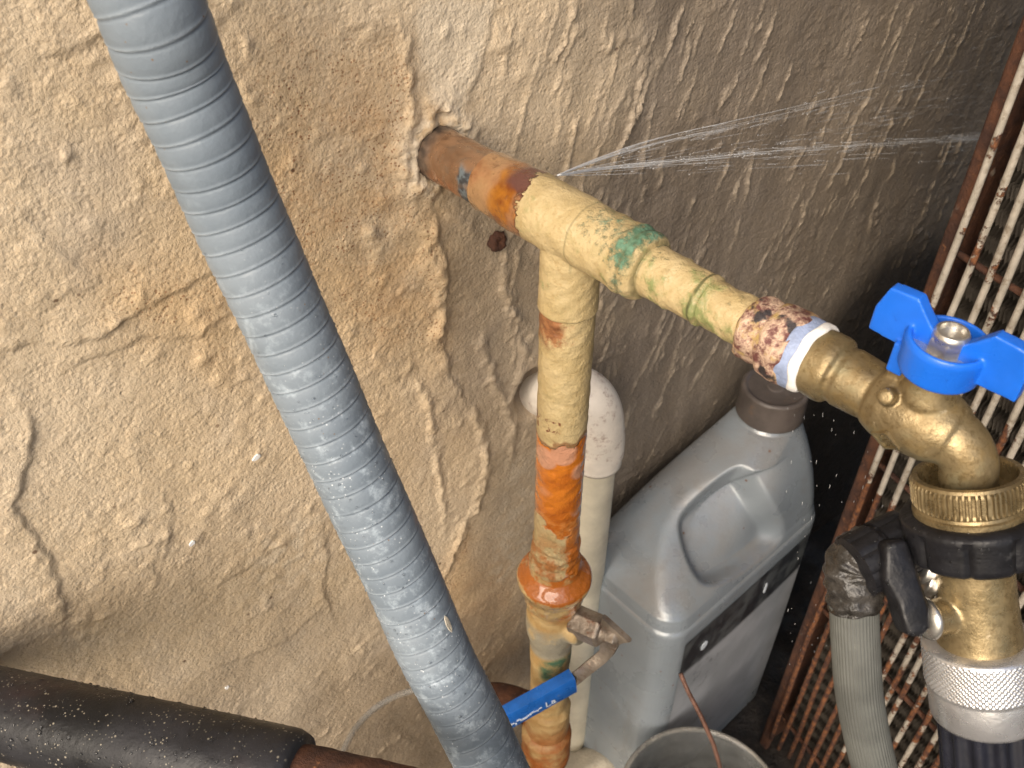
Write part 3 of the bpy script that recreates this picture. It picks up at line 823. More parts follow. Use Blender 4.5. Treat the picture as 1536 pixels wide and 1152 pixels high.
# ------------------------------------------------------------------ rusty stub in the wall
c = wsurf(739, 362)
sv, sf = lathe(dense([(-3, 3.6), (0.5, 4.6), (2.2, 4.9), (3.4, 3.9), (4.0, 2.2), (3.4, 1.2)], 0.7), c, (WN + UP * 0.25).normalized(), 22, rough(0.7, 5))
o = tag(obj('rusty_bolt', mesh('rusty_bolt', sv, sf, RUST)), 'small dark rusty bolt head stuck in the wall under the copper pipe', 'bolt')

# ------------------------------------------------------------------ leaking water pipe
pipe = thing('water_pipe', 'cream painted copper water pipe leaving the wall with a tee and a riser', 'water pipe', T(0))
rf = rough(0.22, 3)
obj('copper_stub', mesh('copper_stub', *lathe(dense([(-30, 11.1), (34, 11.0)], 0.8), T(0), PD, 64, rf), COPPER), pipe)
ce, rr_ = 12.2, rough(0.25, 8)
tee_h = lathe(dense([(31.5, 11.2), (32.2, 12.0), (44, 12.4), (52, 12.9), (66, 12.8), (82, 12.7), (84, 12.3), (100, 12.2), (103, 12.4), (105, 13.0), (106.6, 12.9), (107.8, 12.1), (108.6, 12.1), (110.0, 12.7), (112, 12.2), (113.6, 11.2), (114.2, 9.5)], 1.2), T(0), PD, 56, rr_)
tee_v = lathe(dense([(0, 11.4), (20, 11.5), (33, 11.8), (35.5, 11.9), (36.2, 11.2), (36.6, 10)], 1.2), TEE, -UP, 56, rough(0.2, 9))
obj('tee', fuse('tee', [tee_h, tee_v], PAINT_H, 0.5, 3), pipe)
obj('reducer', mesh('reducer', *lathe(dense([(104, 9.2), (112, 9.1), (124, 9.3), (125.6, 9.5), (127, 8.9), (136.5, 8.7), (137.2, 9.2), (138.6, 9.0), (139.2, 8.2)], 0.9), T(0), PD, 52, rough(0.22, 12)), PAINT_H), pipe)
obj('threaded_socket', mesh('threaded_socket', *lathe(dense([(138, 7.9), (146, 8.1), (155, 8.5), (157, 8.9)], 0.9), T(0), PD, 52, rough(0.25, 14)), PAINT_H), pipe)
def hexm(amp, seed):
    q = rough(0.45, seed)
    return lambda t, th, i: amp * (math.cos(6 * th) * 0.5) + q(t, th)
cr = lathe(dense([(154.5, 8.2), (155.5, 10.0), (157, 10.8), (160, 10.9), (163.0, 10.4), (164, 11.2), (165.5, 11.9), (170, 12.2), (173.2, 11.8), (174, 10.6)], 0.6), T(0), PD, 72, hexm(0.35, 15), tm=rough(0.5, 73, 8))
obj('corroded_collar', mesh('corroded_collar', *cr, CRUST), pipe)
def raggy(seed, amp): 
    q = rough(amp, seed); return q
obj('blue_tape', mesh('blue_tape', *lathe(dense([(172.3, 10.4), (172.5, 11.7), (177.0, 11.5), (178, 11.1)], 0.5), T(0), PD, 64, rough(0.35, 17), tm=rough(0.9, 71, 8)), PTFE_B), pipe)
obj('white_tape', mesh('white_tape', *lathe(dense([(176.4, 10.6), (176.6, 11.75), (178.4, 11.6), (179.4, 11.1), (179.4, 9)], 0.5), T(0), PD, 64, rough(0.22, 18), tm=rough(0.6, 72, 9)), PTFE_W), pipe)
def R(s): return TEE - UP * (s / 1000)
rpts = [R(s) for s in np.linspace(20, 206, 220)]
rq = rough(0.25, 21); rq2 = rough(0.8, 22, 9)
def rrf(i, th):
    s = 20 + 186 * i / 219
    b = 11.05 + rq(s, th) * 0.8
    if s > 176: b += 0.9 * min(1, (s - 176) / 8) + rq2(s * 1.5, th) * 0.7
    if 193 < s < 198: b += 0.8
    return b / 1000
obj('riser', mesh('riser', *sweep(rpts, rrf, 64), RISER), pipe)
lp = [R(s) for s in np.linspace(262, 572, 160)]
def lrf(i, th):
    s = 262 + 310 * i / 159
    b = 11.0 + 0.3 * rq(s, th)
    if 335 < s < 366: b += 2.6 * min(1, (s - 335) / 3, (366 - s) / 3) + rq2(s, th) * 0.4
    if 366 <= s < 400: b += 4.5 * min(1, (s - 366) / 3) + rq2(s, th) * 0.5
    return b / 1000
obj('lower_pipe', mesh('lower_pipe', *sweep(lp, lrf, 56), VALVE), pipe)

# ------------------------------------------------------------------ shut-off valve on the riser
val = thing('shutoff_valve', 'corroded shut-off valve on the riser with a blue handled lever', 'valve', R(235))
flange = dense([(196, 12.2), (199, 12.6), (201.5, 13.2), (204, 15.5), (206.5, 18.6), (208.5, 19.4), (211, 19.2), (214, 17.6), (218, 16.4), (226, 15.6), (229, 14.6), (233, 14.0), (236, 12.5)], 0.8)
obj('union_nut', mesh('union_nut', *lathe(flange, R(0), -UP, 72, lambda t, th, i: rq2(t, th) * 0.25 + (0.35 * math.cos(8 * th) if t > 213 else 0)), VALVE), val)
SD = Vector((0.80, -0.56, 0.20)).normalized()            # the way the stem points
bc = R(246)
b1 = lathe(dense([(226, 13.2), (238, 14.0), (250, 14.4), (258, 13.6), (266, 11.8), (286, 11.6), (289, 11.0)], 1.5), R(0), -UP, 40)
b2 = lathe([(0, 9.5), (18, 9), (20, 8)], bc, SD, 32)
obj('valve_body', fuse('valve_body', [b1, b2], VALVE, 0.8, 4), val)
st = R(240)
ax2 = SD.cross(UP).normalized()
stm = fuse('stem_housing', [lathe(dense([(14, 8.6), (30, 8.6), (31.5, 7.4)], 1), st, SD, 6), lathe([(28, 5.0), (38, 4.6), (39, 3.8)], st, SD, 18)], OLDSTEEL, 0.5, 2)
obj('stem_housing', stm, val)
E = st + SD * 0.035
# lever: flat steel strip cranked down, then the vinyl sleeve
g0, g1 = P(857, 1022, 512), P(742, 1086, 500)
lev = smooth_path([E + UP * 0.003 + SD * 0.002 + (g0 - E) * -0.1, E + SD * 0.001, E - UP * 0.012 + SD * 0.001 + (g0 - E) * 0.08, E.lerp(g0, 0.62) + SD * 0.003, g0, g0.lerp(g1, 0.2)], 40)
def strip_mesh(name, pts, wdir, wd, th, mat, parent, bev=0.6):
    v, f = [], []
    n = len(pts)
    for i, p in enumerate(pts):
        tg = (pts[min(i + 1, n - 1)] - pts[max(i - 1, 0)]).normalized()
        wv = (wdir - tg * wdir.dot(tg)).normalized(); hv = tg.cross(wv)
        ww = wd[i] if isinstance(wd, list) else wd
        for k in range(12):
            a = 2 * math.pi * k / 12
            cx, cy = math.cos(a), math.sin(a)
            e = 0.35
            v.append(p + wv * (ww / 2000 * math.copysign(abs(cx) ** e, cx)) + hv * (th / 2000 * math.copysign(abs(cy) ** e, cy)))
    for i in range(n - 1):
        for k in range(12):
            f.append((i * 12 + k, i * 12 + (k + 1) % 12, (i + 1) * 12 + (k + 1) % 12, (i + 1) * 12 + k))
    f.append(tuple(range(11, -1, -1))); f.append(tuple((n - 1) * 12 + k for k in range(12)))
    return obj(name, mesh(name, v, f, mat, autosharp=50), parent)
LW = (UP * 0.6 + Vector((0.5, -0.6, 0))).normalized()
lever = strip_mesh('lever', lev, (cam.location - E).cross(g0 - E).normalized(), [19 - 12 * min(1, i / 16) for i in range(40)], 3.6, OLDSTEEL, val)
obj('lever_nut', mesh('lever_nut', *lathe(dense([(0.8, 5.6), (4.6, 5.6), (5.2, 5.0), (6.5, 3.0)], 0.8), E, SD, 6), OLDSTEEL, smooth=False), val)
gd = (g1 - g0).normalized()
gview = (cam.location - g0).normalized()
gw = (UP - gd * UP.dot(gd)).normalized()
grip = strip_mesh('grip', [g0.lerp(g1, t) for t in np.linspace(-0.02, 1.12, 24)], gw, 17.0, 8.0, BLUE2, val)
gn = gd.cross(gw).normalized()
if gn.dot(gview) < 0: gn = -gn
def text_mesh(body, size, origin, xdir, ydir, depth, mat, name, parent):
    cu = bpy.data.curves.new(name, 'FONT'); cu.body = body; cu.size = size / 1000; cu.extrude = depth / 2000
    o = bpy.data.objects.new('tmp', cu); COL.objects.link(o)
    dg = bpy.context.evaluated_depsgraph_get()
    m2 = bpy.data.meshes.new_from_object(o.evaluated_get(dg)); bpy.data.objects.remove(o)
    zdir = xdir.cross(ydir).normalized()
    m2.transform(Matrix(((xdir.x, ydir.x, zdir.x, origin.x), (xdir.y, ydir.y, zdir.y, origin.y), (xdir.z, ydir.z, zdir.z, origin.z), (0, 0, 0, 1))))
    m2.materials.clear(); m2.materials.append(mat.m)
    return obj(name, m2, parent)
tx = -gd; ty = gn.cross(tx).normalized()
text_mesh('La', 7.5, g0.lerp(g1, 0.40) + gn * 0.0042 - ty * 0.004, tx, ty, 0.2, PRINT, 'grip_print', grip)
pv, pf = [], []
for k in range(16):
    a = g0.lerp(g1, 0.46 + k * 0.032) + gn * 0.0041 + ty * rnd.uniform(-0.0045, -0.001)
    q = boxvf(a, tx, ty, gn, rnd.uniform(0.6, 2.2), rnd.uniform(0.5, 2.0), 0.25)
    pf += [tuple(i + len(pv) for i in f) for f in q[1]]; pv += q[0]
obj('worn_print', mesh('worn_print', pv, pf, PRINT, smooth=False), grip)

# ------------------------------------------------------------------ brass garden tap
KT = math.radians(24)
KD = Vector((0.19, -0.45, -0.873)).normalized()
tap = thing('garden_tap', 'old brass garden tap with a blue butterfly handle at the pipe end', 'tap', T(213))
EL = T(224)
bp = lathe(dense([(178.6, 9.5), (179, 10.6), (184.5, 10.9), (186.5, 10.5), (187.5, 9.0), (189, 9.0), (189.8, 9.4), (198, 8.9), (199.2, 8.5), (200.2, 9.6), (204, 10.9), (212, 11.4), (219, 10.8), (224, 8.8), (226, 6)], 1.0), T(0), PD, 48)
elb = [T(212), T(219), T(225) - UP * 0.001, T(229.5) - UP * 0.005, T(231.5) - UP * 0.011]
sp0 = elb[-1]
def KP(L): return sp0 + KD * ((L - 8) / 1000)
elb = smooth_path(elb + [KP(13), KP(20)], 26)
ev = sweep(elb, lambda i, th: (8.9 - 1.1 * min(1, i / 12)) / 1000, 36)
stem = lathe(dense([(0, 8.5), (10, 8.2), (13, 7.2), (17, 6.2), (18, 5)], 1), T(213), UP, 32)
ear = boxvf(T(203.5) + UP * 0.0125, PD, UP.cross(PD), UP, 5, 6, 6)
lug = lathe([(8, 2.6), (13.5, 2.5), (14, 1.6)], T(206) + UP * 0.003, (UP * 0.55 + PD.cross(UP) * 0.85).normalized(), 14)
obj('tap_body', fuse('tap_body', [bp, ev, stem, ear, lug], BRASS, 0.5, 4), tap)
thr = lathe(dense([(10.5, 8.2), (22, 8.2)], 0.25), KP(0), KD, 48, lambda t, th, i: 0.55 * math.sin(2 * math.pi * t / 1.8 + th))
obj('spout_thread', mesh('spout_thread', *thr, BRASS), tap)
# cast mark: a raised diamond
fdir = (PD.cross(UP) * 1.0).normalized()
if fdir.dot(cam.location - T(210)) < 0: fdir = -fdir
lc = T(210) + (fdir * 0.92 - UP * 0.38).normalized() * 0.0112
lx = PD; ln = (fdir * 0.92 - UP * 0.38).normalized(); ly = ln.cross(lx)
dv = []
for k in range(4):
    a, b = k * math.pi / 2, (k + 1) * math.pi / 2
    p, q = lc + (lx * math.cos(a) + ly * math.sin(a)) * 0.0042, lc + (lx * math.cos(b) + ly * math.sin(b)) * 0.0042
    dv.append(boxvf((p + q) / 2, (q - p).normalized(), ln.cross((q - p).normalized()), ln, (q - p).length * 1000, 0.7, 1.2))
dv.append(boxvf(lc - lx * 0.0011, ly, lx, ln, 3.0, 0.6, 1.1)); dv.append(boxvf(lc + lx * 0.0011, ly, lx, ln, 3.0, 0.6, 1.1))
dv.append(boxvf(lc, (ly + lx * 0.7).normalized(), (lx - ly * 0.7).normalized(), ln, 3.2, 0.6, 1.1))
obj('cast_mark', mesh('cast_mark', *joinvf(dv), BRASS, smooth=False), tap)
# handle
HC = T(213) + UP * 0.0235
hub = lathe(dense([(-6, 9.6), (-5.4, 10.6), (3.5, 11.1), (5.0, 10.6), (5.2, 9.6), (1.0, 8.6), (0.4, 3)], 1.0), HC, UP, 44)
skirt = boxvf(HC - PD * 0.0098 - UP * 0.006, PD, UP.cross(PD), UP, 4.5, 8, 10)
PN = PD.cross(UP).normalized()
def hp(u, v): return hit(u, v, T(213), PN)
wl = [hp(*q) for q in ((1342, 427), (1384, 444), (1398, 476), (1412, 505), (1412, 548), (1372, 522), (1307, 488), (1318, 455))]
def mirror(p):
    q = p - HC; return HC + q - PD * (2 * q.dot(PD))
wr = [mirror(p) for p in wl][::-1]
hm_ = fuse('handle', [hub, skirt, prism(wl, PN, 4.2), prism(wr, PN, 4.2)], BLUE, 0.42, 4)
hnd = obj('handle', hm_, tap)
nutr = lathe(dense([(0.8, 8.4), (1.7, 8.2), (1.8, 5.2)], 1), HC, UP, 36)
obj('washer', mesh('washer', *nutr, STEEL, autosharp=40), hnd)
hexn = lathe(dense([(1.6, 5.3), (5.0, 5.3), (6.0, 4.7)], 1.5), HC, UP, 6, caps=False)
nyl = lathe(dense([(5.2, 4.8), (7.0, 4.7), (7.8, 4.2), (7.9, 3.4), (6.4, 3.1), (6.3, 0.3)], 0.6), HC, UP, 36)
obj('lock_nut', mesh('lock_nut', *joinvf([hexn, nyl]), STEEL, autosharp=35), hnd)

# ------------------------------------------------------------------ two-way hose splitter under the tap
def KQ(L): return KP(L - 3.6)
spl = thing('hose_splitter', 'brass two-way hose splitter with a black plastic nut hanging under the tap', 'hose splitter', KQ(30))
ringp = dense([(9.5, 13.0), (9.6, 14.4), (10.4, 14.8), (17.8, 14.9), (18.4, 14.3), (19.2, 14.5), (19.6, 15.2), (23.0, 15.2), (23.4, 12), (16, 8.4), (15.5, 12.0), (10.2, 12.6)], 0.7)
kn = lambda t, th, i: (0.42 * (1 if math.sin(62 * th) > 0 else -1) if (10.6 < t < 17.6 and i < 60 and ringp[i][1] > 14.2) else 0)
obj('knurled_ring', mesh('knurled_ring', *lathe(ringp, KQ(0), KD, 372, kn, closed=True), BRASS2, autosharp=40), spl)
def lob(t, th, i): return 0.0 if i > 7 or t < 25 else -0.9 * max(0, math.cos(9 * th)) ** 6
blk = dense([(21, 15.9), (21.6, 18.2), (22.6, 18.8), (33.0, 18.2), (34.1, 17.2), (34.6, 12)], 1.3)
obj('plastic_nut', mesh('plastic_nut', *lathe(blk, KQ(0), KD, 144, lambda t, th, i: -1.1 * max(0, math.cos(9 * th)) ** 8 if t > 23.5 else 0), BLACK, autosharp=45), spl)
yb = lathe(dense([(31, 10.4), (38, 10.5), (48, 10.8), (56, 11.3), (62, 12.0), (66, 12.0), (67, 10)], 1.5), KQ(0), KD, 44)
arm0, arm1 = KQ(53), P(1392, 928, 268)
sa = sweep([arm0, arm0.lerp(arm1, 0.5), arm1], lambda i, th: 0.0052, 28)
arm2 = P(1345, 800, 288)
sb = sweep(smooth_path([KQ(40), KQ(38) + (arm2 - KQ(38)) * 0.5, arm2], 10), lambda i, th: 0.0062, 24)
obj('splitter_body', fuse('splitter_body', [yb, sa, sb], BRASS2, 0.6, 4), spl)
ad = (arm1 - arm0).normalized()
obj('steel_washer', mesh('steel_washer', *lathe(dense([(0, 5.5), (1.2, 6.2), (2.2, 5.6), (3.2, 4)], 0.6), arm1 - ad * 0.001, ad, 28), STEEL), spl)
for k, (u, v) in enumerate(((1392, 855), (1395, 872))):
    c = P(u, v, 276)
    obj('steel_clip', mesh('steel_clip', *lathe(dense([(-2.0, 3), (-1.8, 4.6), (1.2, 4.8), (2.2, 3)], 0.6), c, Vector((-0.85, 0.35, 0.15)).normalized(), 24), STEEL), spl)
# black lever of the splitter: a bent bar with thickness
lq = [P(*q) for q in ((1318, 812, 268), (1352, 806, 268), (1366, 850, 268), (1386, 906, 267), (1388, 938, 267), (1372, 952, 267), (1352, 950, 267), (1343, 925, 267), (1338, 900, 267), (1316, 868, 268))]
nn = (lq[2] - lq[0]).cross(lq[5] - lq[0]).normalized()
lq = [p - nn * (p - lq[0]).dot(nn) for p in lq]
obj('splitter_lever', bevelled('splitter_lever', prism(lq, nn, 9), BLACK, 1.6, 3), spl)

# ------------------------------------------------------------------ silver coupler and black hose
hose = thing('black_hose', 'black ribbed hose with a silver knurled coupler fixed below the splitter', 'hose', KQ(110))
cpz = np.linspace(63.2, 76, 64)
prof = [(62.2, 12.2), (62.4, 15.2)] + [(t, 15.9) for t in cpz] + [(76.4, 15.5), (77, 15.6), (86.5, 15.3), (87.6, 14.9), (88, 12)]
def knd(t, th, i):
    if 63.6 < t < 75.6:
        a = 60 * th; b = t * 3.6
        return 0.30 * (abs(math.sin((a + b) / 2)) + abs(math.sin((a - b) / 2)) - 1.0)
    return 0
obj('coupler', mesh('coupler', *lathe(prof, KQ(0), KD, 480, knd), ALU), hose)
hpth = smooth_path([KQ(84), KQ(104), KQ(135) - UP * 0.004, KQ(165) - UP * 0.02, KQ(200) - UP * 0.06, KQ(220) - UP * 0.15], 40)
obj('hose_tube', mesh('hose_tube', *sweep(hpth, lambda i, th: (12.9 + 0.9 * math.copysign(abs(math.sin(13 * th)) ** 0.6, math.sin(13 * th))) / 1000, 156), FLEX_BLACK), hose)

# ------------------------------------------------------------------ grey hose
gh = thing('grey_hose', 'grey fine ribbed hose with a black taped connector beside the splitter', 'hose', P(1312, 1152, 300))
gp = smooth_path([P(1420, 1500, 360), P(1345, 1250, 325), P(1312, 1152, 305), P(1290, 1050, 292), P(1283, 960, 285), P(1281, 905, 281), P(1281, 880, 280)], 90)
obj('hose_tube', mesh('hose_tube', *sweep(gp, lambda i, th: (7.1 + 0.13 * math.sin(44 * th)) / 1000, 176), HOSE_G), gh)
tp = smooth_path([P(1283, 912, 281), P(1280, 880, 280), P(1280, 852, 280), P(1292, 833, 279), P(1312, 822, 278)], 40)
tq = rough(0.6, 33, 9)
obj('tape_wrap', mesh('tape_wrap', *sweep(tp, lambda i, th: (8.0 - 1.0 * math.cos(i / 39 * 6.28) * 0.3 + tq(i * 0.8, th) * 0.9 + 0.35 * math.sin(i * 1.1 + th)) / 1000, 48), TAPE), gh)
cq = P(1322, 830, 277)
cd = (P(1352, 812, 280) - P(1296, 842, 278)).normalized()
cv = lathe(dense([(-10, 7.8), (-9.4, 9.6), (-1.2, 9.8), (-1.0, 8.8), (0.4, 8.8), (0.6, 9.8), (9, 9.6), (10, 8)], 0.8), cq, cd, 60, lambda t, th, i: -0.5 * max(0, math.cos(10 * th)) ** 6)
obj('connector', mesh('connector', *cv, BLACK, autosharp=40), gh)

# ------------------------------------------------------------------ white waste pipe
pvc = thing('waste_pipe', 'white plastic waste pipe turning down from the wall behind the cream riser', 'waste pipe', wall_at(880, 900, 30))
w0 = wall_at(808, 598, -25); w1 = wall_at(868, 600, 34)
D_ = 27
top = wall_at(893, 640, D_)
el = smooth_path([wall_at(806, 590, -12), wall_at(842, 588, 9), wall_at(870, 592, 20), wall_at(889, 612, 26), wall_at(896, 650, D_), wall_at(894, 690, D_)], 36)
obj('elbow', mesh('elbow', *sweep(el, lambda i, th: (15.6 if 14 < i < 33 else 14.8 if i >= 33 else 13.2 + 2.4 * i / 14) / 1000, 44), PVC), pvc)
b0_ = el[-1] + UP * 0.006
obj('pipe', mesh('pipe', *sweep([b0_ - UP * (q / 1000) for q in np.linspace(0, 1, 30) * (b0_.z * 1000 - 35)], lambda i, th: 0.0118, 40), PVC2), pvc)

# ------------------------------------------------------------------ grey plastic jug
jug = thing('plastic_jug', 'dusty silver grey plastic jug with a brown cap standing by the wall', 'jug', (0.17, 0.42, 0))
JA = Vector((0.0986, 0.3218, 0))
JX = Vector((0.743, 0.669, 0)).normalized(); JY = Vector((-0.669, 0.743, 0)).normalized()
W_, D2 = 168.0, 90.0
NX_, NY_ = 139.0, 46.0           # neck centre
def rrect(x0, x1, y0, y1, r, n=144):
    """points by angle around a rounded rectangle (superellipse-like, even spacing)"""
    pts = []
    r = min(r, (x1 - x0) / 2 - 0.01, (y1 - y0) / 2 - 0.01)
    cs = [(x1 - r, y0 + r, -90), (x1 - r, y1 - r, 0), (x0 + r, y1 - r, 90), (x0 + r, y0 + r, 180)]
    k = n // 4
    arc = k // 3
    for c, (cx, cy, a0) in enumerate(cs):
        for j in range(arc):
            a = math.radians(a0 + 90 * j / (arc - 1)); pts.append((cx + r * math.cos(a), cy + r * math.sin(a)))
        nc = cs[(c + 1) % 4]; a = math.radians(a0 + 90)
        p = (cx + r * math.cos(a), cy + r * math.sin(a)); b = math.radians(nc[2])
        q = (nc[0] + r * math.cos(b), nc[1] + r * math.sin(b))
        for j in range(k - arc):
            t = (j + 1) / (k - arc + 1); pts.append((p[0] + (q[0] - p[0]) * t, p[1] + (q[1] - p[1]) * t))
    return pts
secs = [(0, 7, 14), (3, 2, 16), (9, 0, 17)] + [(z, 0, 17) for z in range(16, 244, 6)] + [(246, 0.15, 17), (251, 0.8, 18), (256, 1.8, 18), (260, 3, 18)]
rings = []
for (z, ins, r) in secs:
    bow = 3.0 * math.sin(math.pi * min(1, z / 255))
    pts = []
    for (x, y) in rrect(ins, W_ - ins, ins, D2 - ins, r):
        fb = 1 - abs(x / W_ * 2 - 1) ** 2
        y2 = y - bow * fb * (1 if y < D2 / 2 else -1) * (abs(y / D2 * 2 - 1))
        pts.append((x, y2, z))
    rings.append(pts)
base = rrect(3, W_ - 3, 3, D2 - 3, 17)
nk = rrect(NX_ - 21, NX_ + 21, NY_ - 21, NY_ + 21, 20.9)
for j in range(1, 41):
    t = j / 40
    hz = 260 + 68 * (t ** 0.86)
    m_ = t
    rings.append([(a[0] + (b[0] - a[0]) * m_ , a[1] + (b[1] - a[1]) * m_ - 1.5 * math.sin(math.pi * m_) + 30 * math.sin(math.pi * min(1, m_ * 1.25)) * math.exp(-(a[0] / 48) ** 2) * (1 - a[1] / D2), hz + 5 * math.sin(math.pi * t) * 0.6) for a, b in zip(base, nk)])
for z in (332, 338, 344): rings.append([(x, y, z) for x, y in rrect(NX_ - 19, NX_ + 19, NY_ - 19, NY_ + 19, 18.9)])
nr = len(rings[0])
RG = np.array(rings)
def jw(x, y, z): return JA + JX * (x / 1000) + JY * (y / 1000) + UP * (z / 1000)
dent = [(1062, 886), (1034, 850), (1017, 790), (1028, 763), (1092, 706), (1122, 697), (1150, 742), (1184, 800), (1130, 850)]
for _ in range(3):
    dent = [q for a, b in zip(dent, dent[1:] + dent[:1]) for q in ((a[0] * .75 + b[0] * .25, a[1] * .75 + b[1] * .25), (a[0] * .25 + b[0] * .75, a[1] * .25 + b[1] * .75))]
def in_poly(u, v, poly):
    ins = False; d = 1e9
    for (a, b), (c, e) in zip(poly, poly[1:] + poly[:1]):
        if (b > v) != (e > v) and u < (c - a) * (v - b) / (e - b + 1e-9) + a: ins = not ins
        ex, ey = c - a, e - b; t = max(0, min(1, ((u - a) * ex + (v - b) * ey) / (ex * ex + ey * ey)))
        d = min(d, math.hypot(u - a - t * ex, v - b - t * ey))
    return d if ins else -d
# denser upper half for the grip recess: subdivide rings and columns of the shoulder
i0 = len(secs) - 1
up = RG[i0 - 2:i0 + 41]
fine_r = np.linspace(0, len(up) - 1, 170)
def interp_rows(A, q):
    i = np.minimum(q.astype(int), len(A) - 2); t = (q - i)[:, None, None]
    return A[i] * (1 - t) + A[i + 1] * t
UPF = interp_rows(up, fine_r)
qc = np.linspace(0, nr, nr * 3, endpoint=False); ic = qc.astype(int); tc = (qc - ic)[None, :, None]
UPF = UPF[:, ic % nr] * (1 - tc) + UPF[:, (ic + 1) % nr] * tc
cen = np.array([W_ * 0.5, D2 * 0.5, 200])
UV = UPF.copy()
inw = np.array([0.10, 0.62, -0.78])
for i in range(UPF.shape[0]):
    for k in range(UPF.shape[1]):
        x, y, z = UPF[i, k]
        if y > 62: continue
        u, v = pix(jw(x, y, z))
        if not (990 < u < 1210 and 670 < v < 910): continue
        sd_ = in_poly(u, v, dent)
        if sd_ > -8:
            t = max(0, min(1, (sd_ + 5) / 26)); t = t * t * (3 - 2 * t)
            UV[i, k] = UPF[i, k] + inw * 15 * t
lowr = RG[:i0 - 1][:, ic % nr] * (1 - tc) + RG[:i0 - 1][:, (ic + 1) % nr] * tc
nkr = RG[i0 + 41:][:, ic % nr] * (1 - tc) + RG[i0 + 41:][:, (ic + 1) % nr] * tc
ALL = np.concatenate([lowr, UV, nkr])
jv, jf = [], []
nr2 = nr * 3
for r_ in ALL:
    for q in r_: jv.append(jw(*q))
for i in range(len(ALL) - 1):
    for k in range(nr2):
        jf.append((i * nr2 + k, i * nr2 + (k + 1) % nr2, (i + 1) * nr2 + (k + 1) % nr2, (i + 1) * nr2 + k))
jf.append(tuple(range(nr2 - 1, -1, -1))); jf.append(tuple((len(ALL) - 1) * nr2 + k for k in range(nr2)))
obj('body', mesh('body', jv, jf, JUG), jug)
cap_ = lathe(dense([(332, 20.5), (332.5, 22.4), (353, 21.6), (354.6, 20.4), (354.4, 18.5), (353.2, 17.8), (353.2, 5.2), (353.7, 4.8), (353.7, 0.5)], 0.9), jw(NX_, NY_, 0), UP, 120, lambda t, th, i: 0.16 * math.sin(60 * th) if 334 < t < 352 else 0)
obj('cap', mesh('cap', *cap_, CAP), jug)
# label wrapped on the broad side
lv, lf, lb = [], [], []
nxl, nzl = 50, 40
for j in range(nzl + 1):
    for i in range(nxl + 1):
        x = 16 + (W_ - 32) * i / nxl; zt = 236 - 0.0 * x; zb = 30
        z = zb + (zt - zb) * j / nzl
        y = -3.0 * math.sin(math.pi * z / 255) * (1 - abs(x / W_ * 2 - 1) ** 2) - 0.5
        lv.append(jw(x, y, z)); lb.append(1.0 if j > nzl * 0.80 else 0.0)
for j in range(nzl):
    for i in range(nxl):
        k = j * (nxl + 1) + i; lf.append((k, k + 1, k + nxl + 2, k + nxl + 1))
lm = mesh('label', lv, lf, LABEL)
at = lm.attributes.new('band', 'FLOAT', 'POINT'); at.data.foreach_set('value', lb)
lab = obj('label', lm, jug)
for (x, z, a, b) in ((38, 214, 7, 9), (104, 217, 3, 12)):
    q = []
    for k in range(10):
        th = k / 10 * 6.283
        q.append(jw(x + a * 0.5 * math.cos(th), -3.0 * math.sin(math.pi * z / 255) * (1 - abs(x / W_ * 2 - 1) ** 2) - 0.9, z + b * 0.5 * math.sin(th)))
    obj('print_mark', mesh('print_mark', *prism(q, JY, 0.3), PRINT, smooth=False), lab)
# ------------------------------------------------------------------ tubs
def tub(name, c, r, h, mat, label, water=None):
    t = thing(name, label, 'tub', (c.x, c.y, 0))
    base_ = Vector((c.x, c.y, 0))
    p = dense([(4, r * 0.78), (6, r * 0.80), (h - 9, r * 0.965), (h - 8, r * 0.99), (h - 6.5, r), (h - 4, r), (h - 1.2, r + 0.6), (h, r - 0.4), (h - 1, r - 2.0), (h - 8, r * 0.93), (10, r * 0.77), (8, 1)], 3)
    obj('tub_shell', mesh('tub_shell', *lathe(p, base_, UP, 96, lambda t_, th, i: 0.30 * math.sin(t_ * 0.75)), mat), t)
    obj('tub_rim', mesh('tub_rim', *lathe(dense([(h - 5.5, r + 0.5), (h - 5, r + 1.6), (h - 1.5, r + 1.9), (h + 0.4, r + 0.9), (h + 0.6, r - 0.6), (h - 0.6, r - 1.6), (h - 2.5, r - 1.8)], 0.6), base_, UP, 128, caps=False), RIM), t)
    if water:
        obj('water', mesh('water', *lathe([(water, 1), (water, r * 0.88)], base_, UP, 64, caps=False), DROP), t)
    return t
tc_ = P(1054, 1208, 615)
t1 = tub('plastic_tub', tc_, 54, tc_.z * 1000, CLEAR2, 'round grey plastic tub in front of the jug, brown wire inside')
tc2 = P(640, 1150, 500)
t2 = tub('plastic_tub', tc2, 47, tc2.z * 1000, CLEAR, 'clear plastic tub on the ground behind the grey conduit')
# brown wire standing in the grey tub
wp = smooth_path([P(1021, 1010, 600), P(1030, 1032, 600), P(1052, 1076, 600), P(1068, 1112, 602), P(1080, 1150, 605), P(1090, 1200, 612), P(1092, 1260, 640)], 40)
wq = rough(0.2, 40)
tag(obj('rusty_wire', mesh('rusty_wire', *sweep(wp, lambda i, th: (1.45 + wq(i, th)) / 1000, 10), WIREB)), 'thin bent brown rusty wire leaning out of the grey tub', 'wire')

